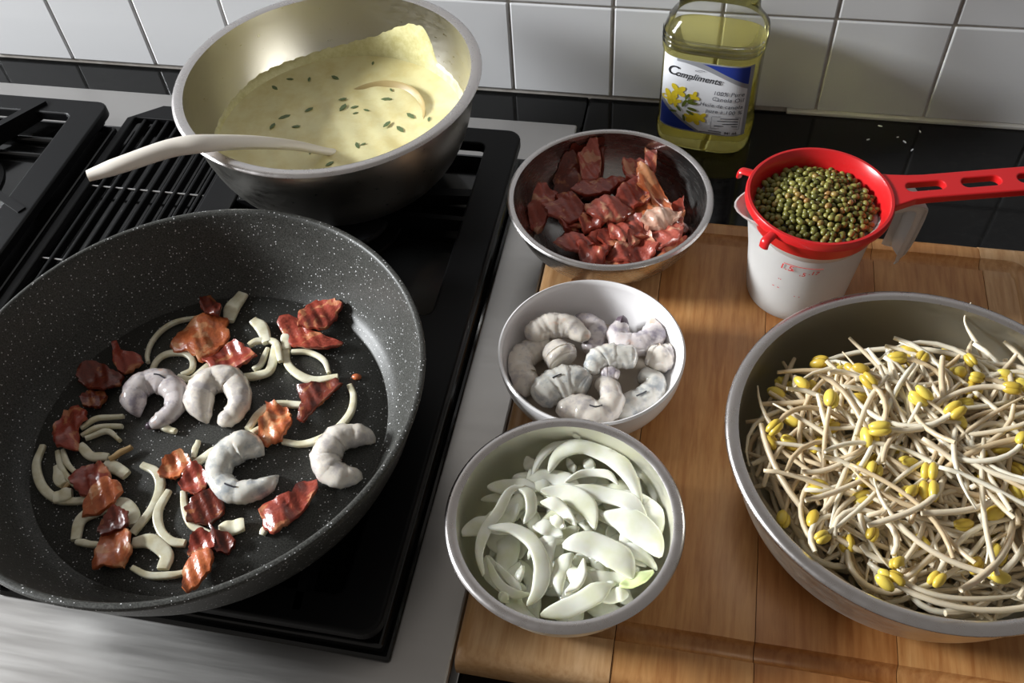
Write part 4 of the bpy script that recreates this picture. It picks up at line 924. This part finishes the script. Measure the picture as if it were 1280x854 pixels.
# ================================================================ OIL BOTTLE
BT = (.2150, -.0465, 0); by = math.radians(-8)
bo = thing('oil_bottle', 'clear plastic bottle of yellow canola oil against the tiles', 'bottle', BT, by)
def sect(hw, hd, ex=3.6, n=64):
    out = []
    for i in range(n):
        a = 2*PI*i/n; c_, s = math.cos(a), math.sin(a)
        out.append((hw*math.copysign(abs(c_)**(2/ex), c_), hd*math.copysign(abs(s)**(2/ex), s)))
    return out
def loft(levels, n=64):
    V, F = [], []
    for z, hw, hd, ex in levels:
        for x, y in sect(hw, hd, ex, n): V.append(Vector((x, y, z)))
    for i in range(len(levels)-1):
        for k in range(n): F.append([i*n+k, i*n+(k+1)%n, (i+1)*n+(k+1)%n, (i+1)*n+k])
    F.append(list(range(n))); F.append([(len(levels)-1)*n+k for k in range(n)]); return V, F
HW, HD = .0490, .0365
lev = [(.0006,.040,.028,3),(.0015,.0445,.032,3.2),(.005,.0480,.0355,3.4),(.012,HW,HD,3.6),(.022,HW+.0004,HD+.0004,3.6),(.026,HW-.001,HD-.001,3.6),(.060,HW-.001,HD-.001,3.6),(.110,HW-.001,HD-.001,3.6),(.114,HW+.0004,HD+.0004,3.6),(.122,HW+.0008,HD+.0004,3.6),(.130,HW,HD,3.4),(.137,HW-.004,HD-.004,3.2),(.143,.0405,.0295,3),(.150,.0375,.0265,3),(.180,.036,.025,2.8),(.195,.030,.024,2.4),(.212,.020,.020,2),(.228,.016,.016,2),(.240,.016,.016,2)]
obj('bottle_shell', loft(lev), 'pet', bo)
ol = [(.0022,.039,.027,3),(.006,.0468,.0343,3.4),(.012,HW-.0012,HD-.0012,3.6),(.022,HW-.0008,HD-.0008,3.6),(.026,HW-.0022,HD-.0022,3.6),(.110,HW-.0022,HD-.0022,3.6),(.1160,HW-.001,HD-.001,3.6),(.1170,HW-.0014,HD-.0014,3.6)]
obj('oil', loft(ol), 'oil', bo)
for z in (.121, .126, .131):
    S = sect(HW+.0002, HD, 3.5); obj('shell_ridge', tube([Vector((x, y, z)) for x, y in S[33:63:2]], .0009, 6), 'pet', bo)
obj('cap', lathe([(0,.238),(.018,.238),(.0185,.240),(.0185,.258),(.017,.260),(0,.260)], 40), 'lab_white', bo)
LW, LH, LZ = .0870, .0825, .0285
lab = thing('label', None, None); lab.parent = bo
def on_label(vf, off):
    out = []
    for v in vf[0]:
        x = v.x-LW/2; d = (HD-.001)*max(.0, 1-abs(x/(HW-.001))**3.6)**(1/3.6); out.append(Vector((x, -d-off, LZ+v.y)))
    return out, vf[1]
def gridpoly(top, bottom, n=40, x0=0, x1=LW):
    V, F = [], []
    for i in range(n+1):
        x = x0+(x1-x0)*i/n
        for k in range(5): V.append(Vector((x, bottom(x/LW)*LH+(top(x/LW)-bottom(x/LW))*LH*k/4, 0)))
    for i in range(n):
        for k in range(4): q = i*5+k; F.append([q, q+5, q+6, q+1])
    return V, F
def lp(name, vf, off, m): return obj(name, on_label(vf, off), m, lab, smooth=False)
lab_face = lp('label_face', gridpoly(lambda u: 1, lambda u: 0), .0006, 'lab_white')
sw = lambda u: 1-.30*max(0, (u-.22)/.78)**1.5
lp('silver_swoosh', gridpoly(lambda u: 1, lambda u: sw(u)-.035, x0=.16*LW), .0008, 'lab_silver')
lp('blue_swoosh', gridpoly(lambda u: .985, lambda u: min(.985, 1-.27*max(0, (u-.40)/.60)**1.2), x0=.42*LW, x1=.965*LW), .0010, 'lab_blue')
lp('silver_edge', gridpoly(lambda u: 1, lambda u: 0, 3, x0=.965*LW), .00095, 'lab_silver')
lp('silver_edge', gridpoly(lambda u: max(.015, .42*(1-(u/.56))**1.25) if u < .56 else .015, lambda u: 0, x1=LW), .0008, 'lab_silver')
lp('blue_swoosh', gridpoly(lambda u: max(.02, .33*max(0, 1-u/.46)**1.15+.02), lambda u: .02, x0=.01*LW, x1=.46*LW), .0010, 'lab_blue')
def txt(s, u, v, size, m, align='LEFT', shear=0., sp=1., bold=0., tilt=0.):
    V, F = text_mesh(s, size, align, shear, sp, bold)
    lp('lettering', ([Vector((u*LW+q.x, v*LH+q.y+tilt*q.x, 0)) for q in V], F), .0013, m)
txt('C', .045, .775, .0150, 'lab_ink', shear=.35, bold=.00012, tilt=-.06)
txt('ompliments', .150, .768, .0098, 'lab_ink', shear=.35, sp=.98, bold=.00010, tilt=-.06)
leaf = [(.43+.055*math.cos(t), .885+.012*math.sin(t)+.05*(.055*math.cos(t))) for t in [k*PI/10 for k in range(20)]]
lf2 = [(.432+.048*math.cos(t), .884+.008*math.sin(t)) for t in [k*PI/10 for k in range(20)]]
lp('leaf_mark', curve_mesh([[(a*LW, b*LH) for a, b in leaf], [(a*LW, b*LH) for a, b in lf2]]), .0013, 'lab_grey')
txt('100% Pure', .945, .590, .0064, 'lab_grey', 'RIGHT', .12, 1.08, .00003)
txt('Canola Oil', .945, .508, .0064, 'lab_grey', 'RIGHT', .12, 1.08, .00003)
txt('Huile de canola', .945, .413, .0061, 'lab_grey', 'RIGHT', .12, 1.08, .00003)
txt('pure \u00e0 100 %', .945, .330, .0061, 'lab_grey', 'RIGHT', .12, 1.08, .00003)
bx = rrect(.62*LW, .94*LW, .105*LH, .285*LH, .0012); bi_ = rrect(.62*LW+.0003, .94*LW-.0003, .105*LH+.0003, .285*LH-.0003, .0010)
lp('text_box', curve_mesh([bx, bi_]), .0017, 'lab_grey')
for k, (a, b) in enumerate(((.72,.92),(.69,.92),(.75,.92),(.66,.92))):
    lp('small_print', box(a*LW, b*LW, (.255-.038*k)*LH, (.255-.038*k)*LH+.0009, -.0001, .0001), .0017, 'lab_grey')
for k, (a, b) in enumerate(((.60,.75),(.50,.75))): lp('small_print', box(a*LW, b*LW, (.060-.030*k)*LH, (.060-.030*k)*LH+.0008, -.0001, .0001), .0017, 'lab_grey')
txt('946 mL', .93, .030, .0042, 'lab_ink', 'RIGHT', 0., 1., .0001)
def petal(cx, cy, r, a, w=.62):
    return [(cx*LW+r*(math.cos(a)*(.5+.5*math.cos(t))-math.sin(a)*w*.5*math.sin(t)), cy*LH+r*(math.sin(a)*(.5+.5*math.cos(t))+math.cos(a)*w*.5*math.sin(t))) for t in [k*PI/9 for k in range(18)]]
q_ = 0
for fx, fy, fr, a0 in ((.11,.44,.0092,.3),(.20,.56,.0092,.8),(.18,.40,.007,2.),(.39,.52,.0066,1.2),(.42,.20,.0085,.5),(.49,.24,.0072,2.5),(.36,.22,.006,1.)):
    for k in range(4):
        q_ += 1; lp('flower_petal', curve_mesh([petal(fx, fy, fr, a0+k*PI/2+.2*math.sin(q_))]), .0012+.00003*q_/10, 'lab_yellow')
for fx, fy, a, r in ((.27,.35,1.2,.010),(.31,.43,.5,.009),(.33,.42,.1,.010),(.33,.35,-.2,.010),(.32,.31,-.5,.009),(.26,.28,2.3,.008),(.21,.27,3.3,.008),(.29,.24,-1.3,.008),(.30,.46,1.2,.008)):
    lp('flower_bud', curve_mesh([petal(fx, fy, r, a, .34)]), .0016, 'lab_green')

# white specks on the counter behind the strainer
rnd = random.Random(2)
for x, y in ((.3967,-.0136),(.4134,-.0302),(.4200,-.0370),(.4265,-.0493),(.4365,-.0183),(.3835,-.0377),(.4374,-.1114),(.4289,-.1241)):
    s_ = rnd.uniform(.0012, .0024); q = rnd.uniform(0, 3)
    V = [Vector((s_*a*math.cos(q)-s_*.4*b*math.sin(q), s_*a*math.sin(q)+s_*.4*b*math.cos(q), z)) for z in (.0002, .0009) for a, b in ((-1,-.2),(-.2,-1),(.9,-.4),(1,.5),(.1,1),(-.8,.6))]
    o = obj('white_speck', (V, [[5,4,3,2,1,0],[6,7,8,9,10,11]]+[[i,(i+1)%6,6+(i+1)%6,6+i] for i in range(6)]), 'lab_white', None, (x, y, 0), smooth=False)
    tag(o, 'tiny white crumb on the black counter behind the red strainer', 'crumb', 'white crumbs on the black counter')
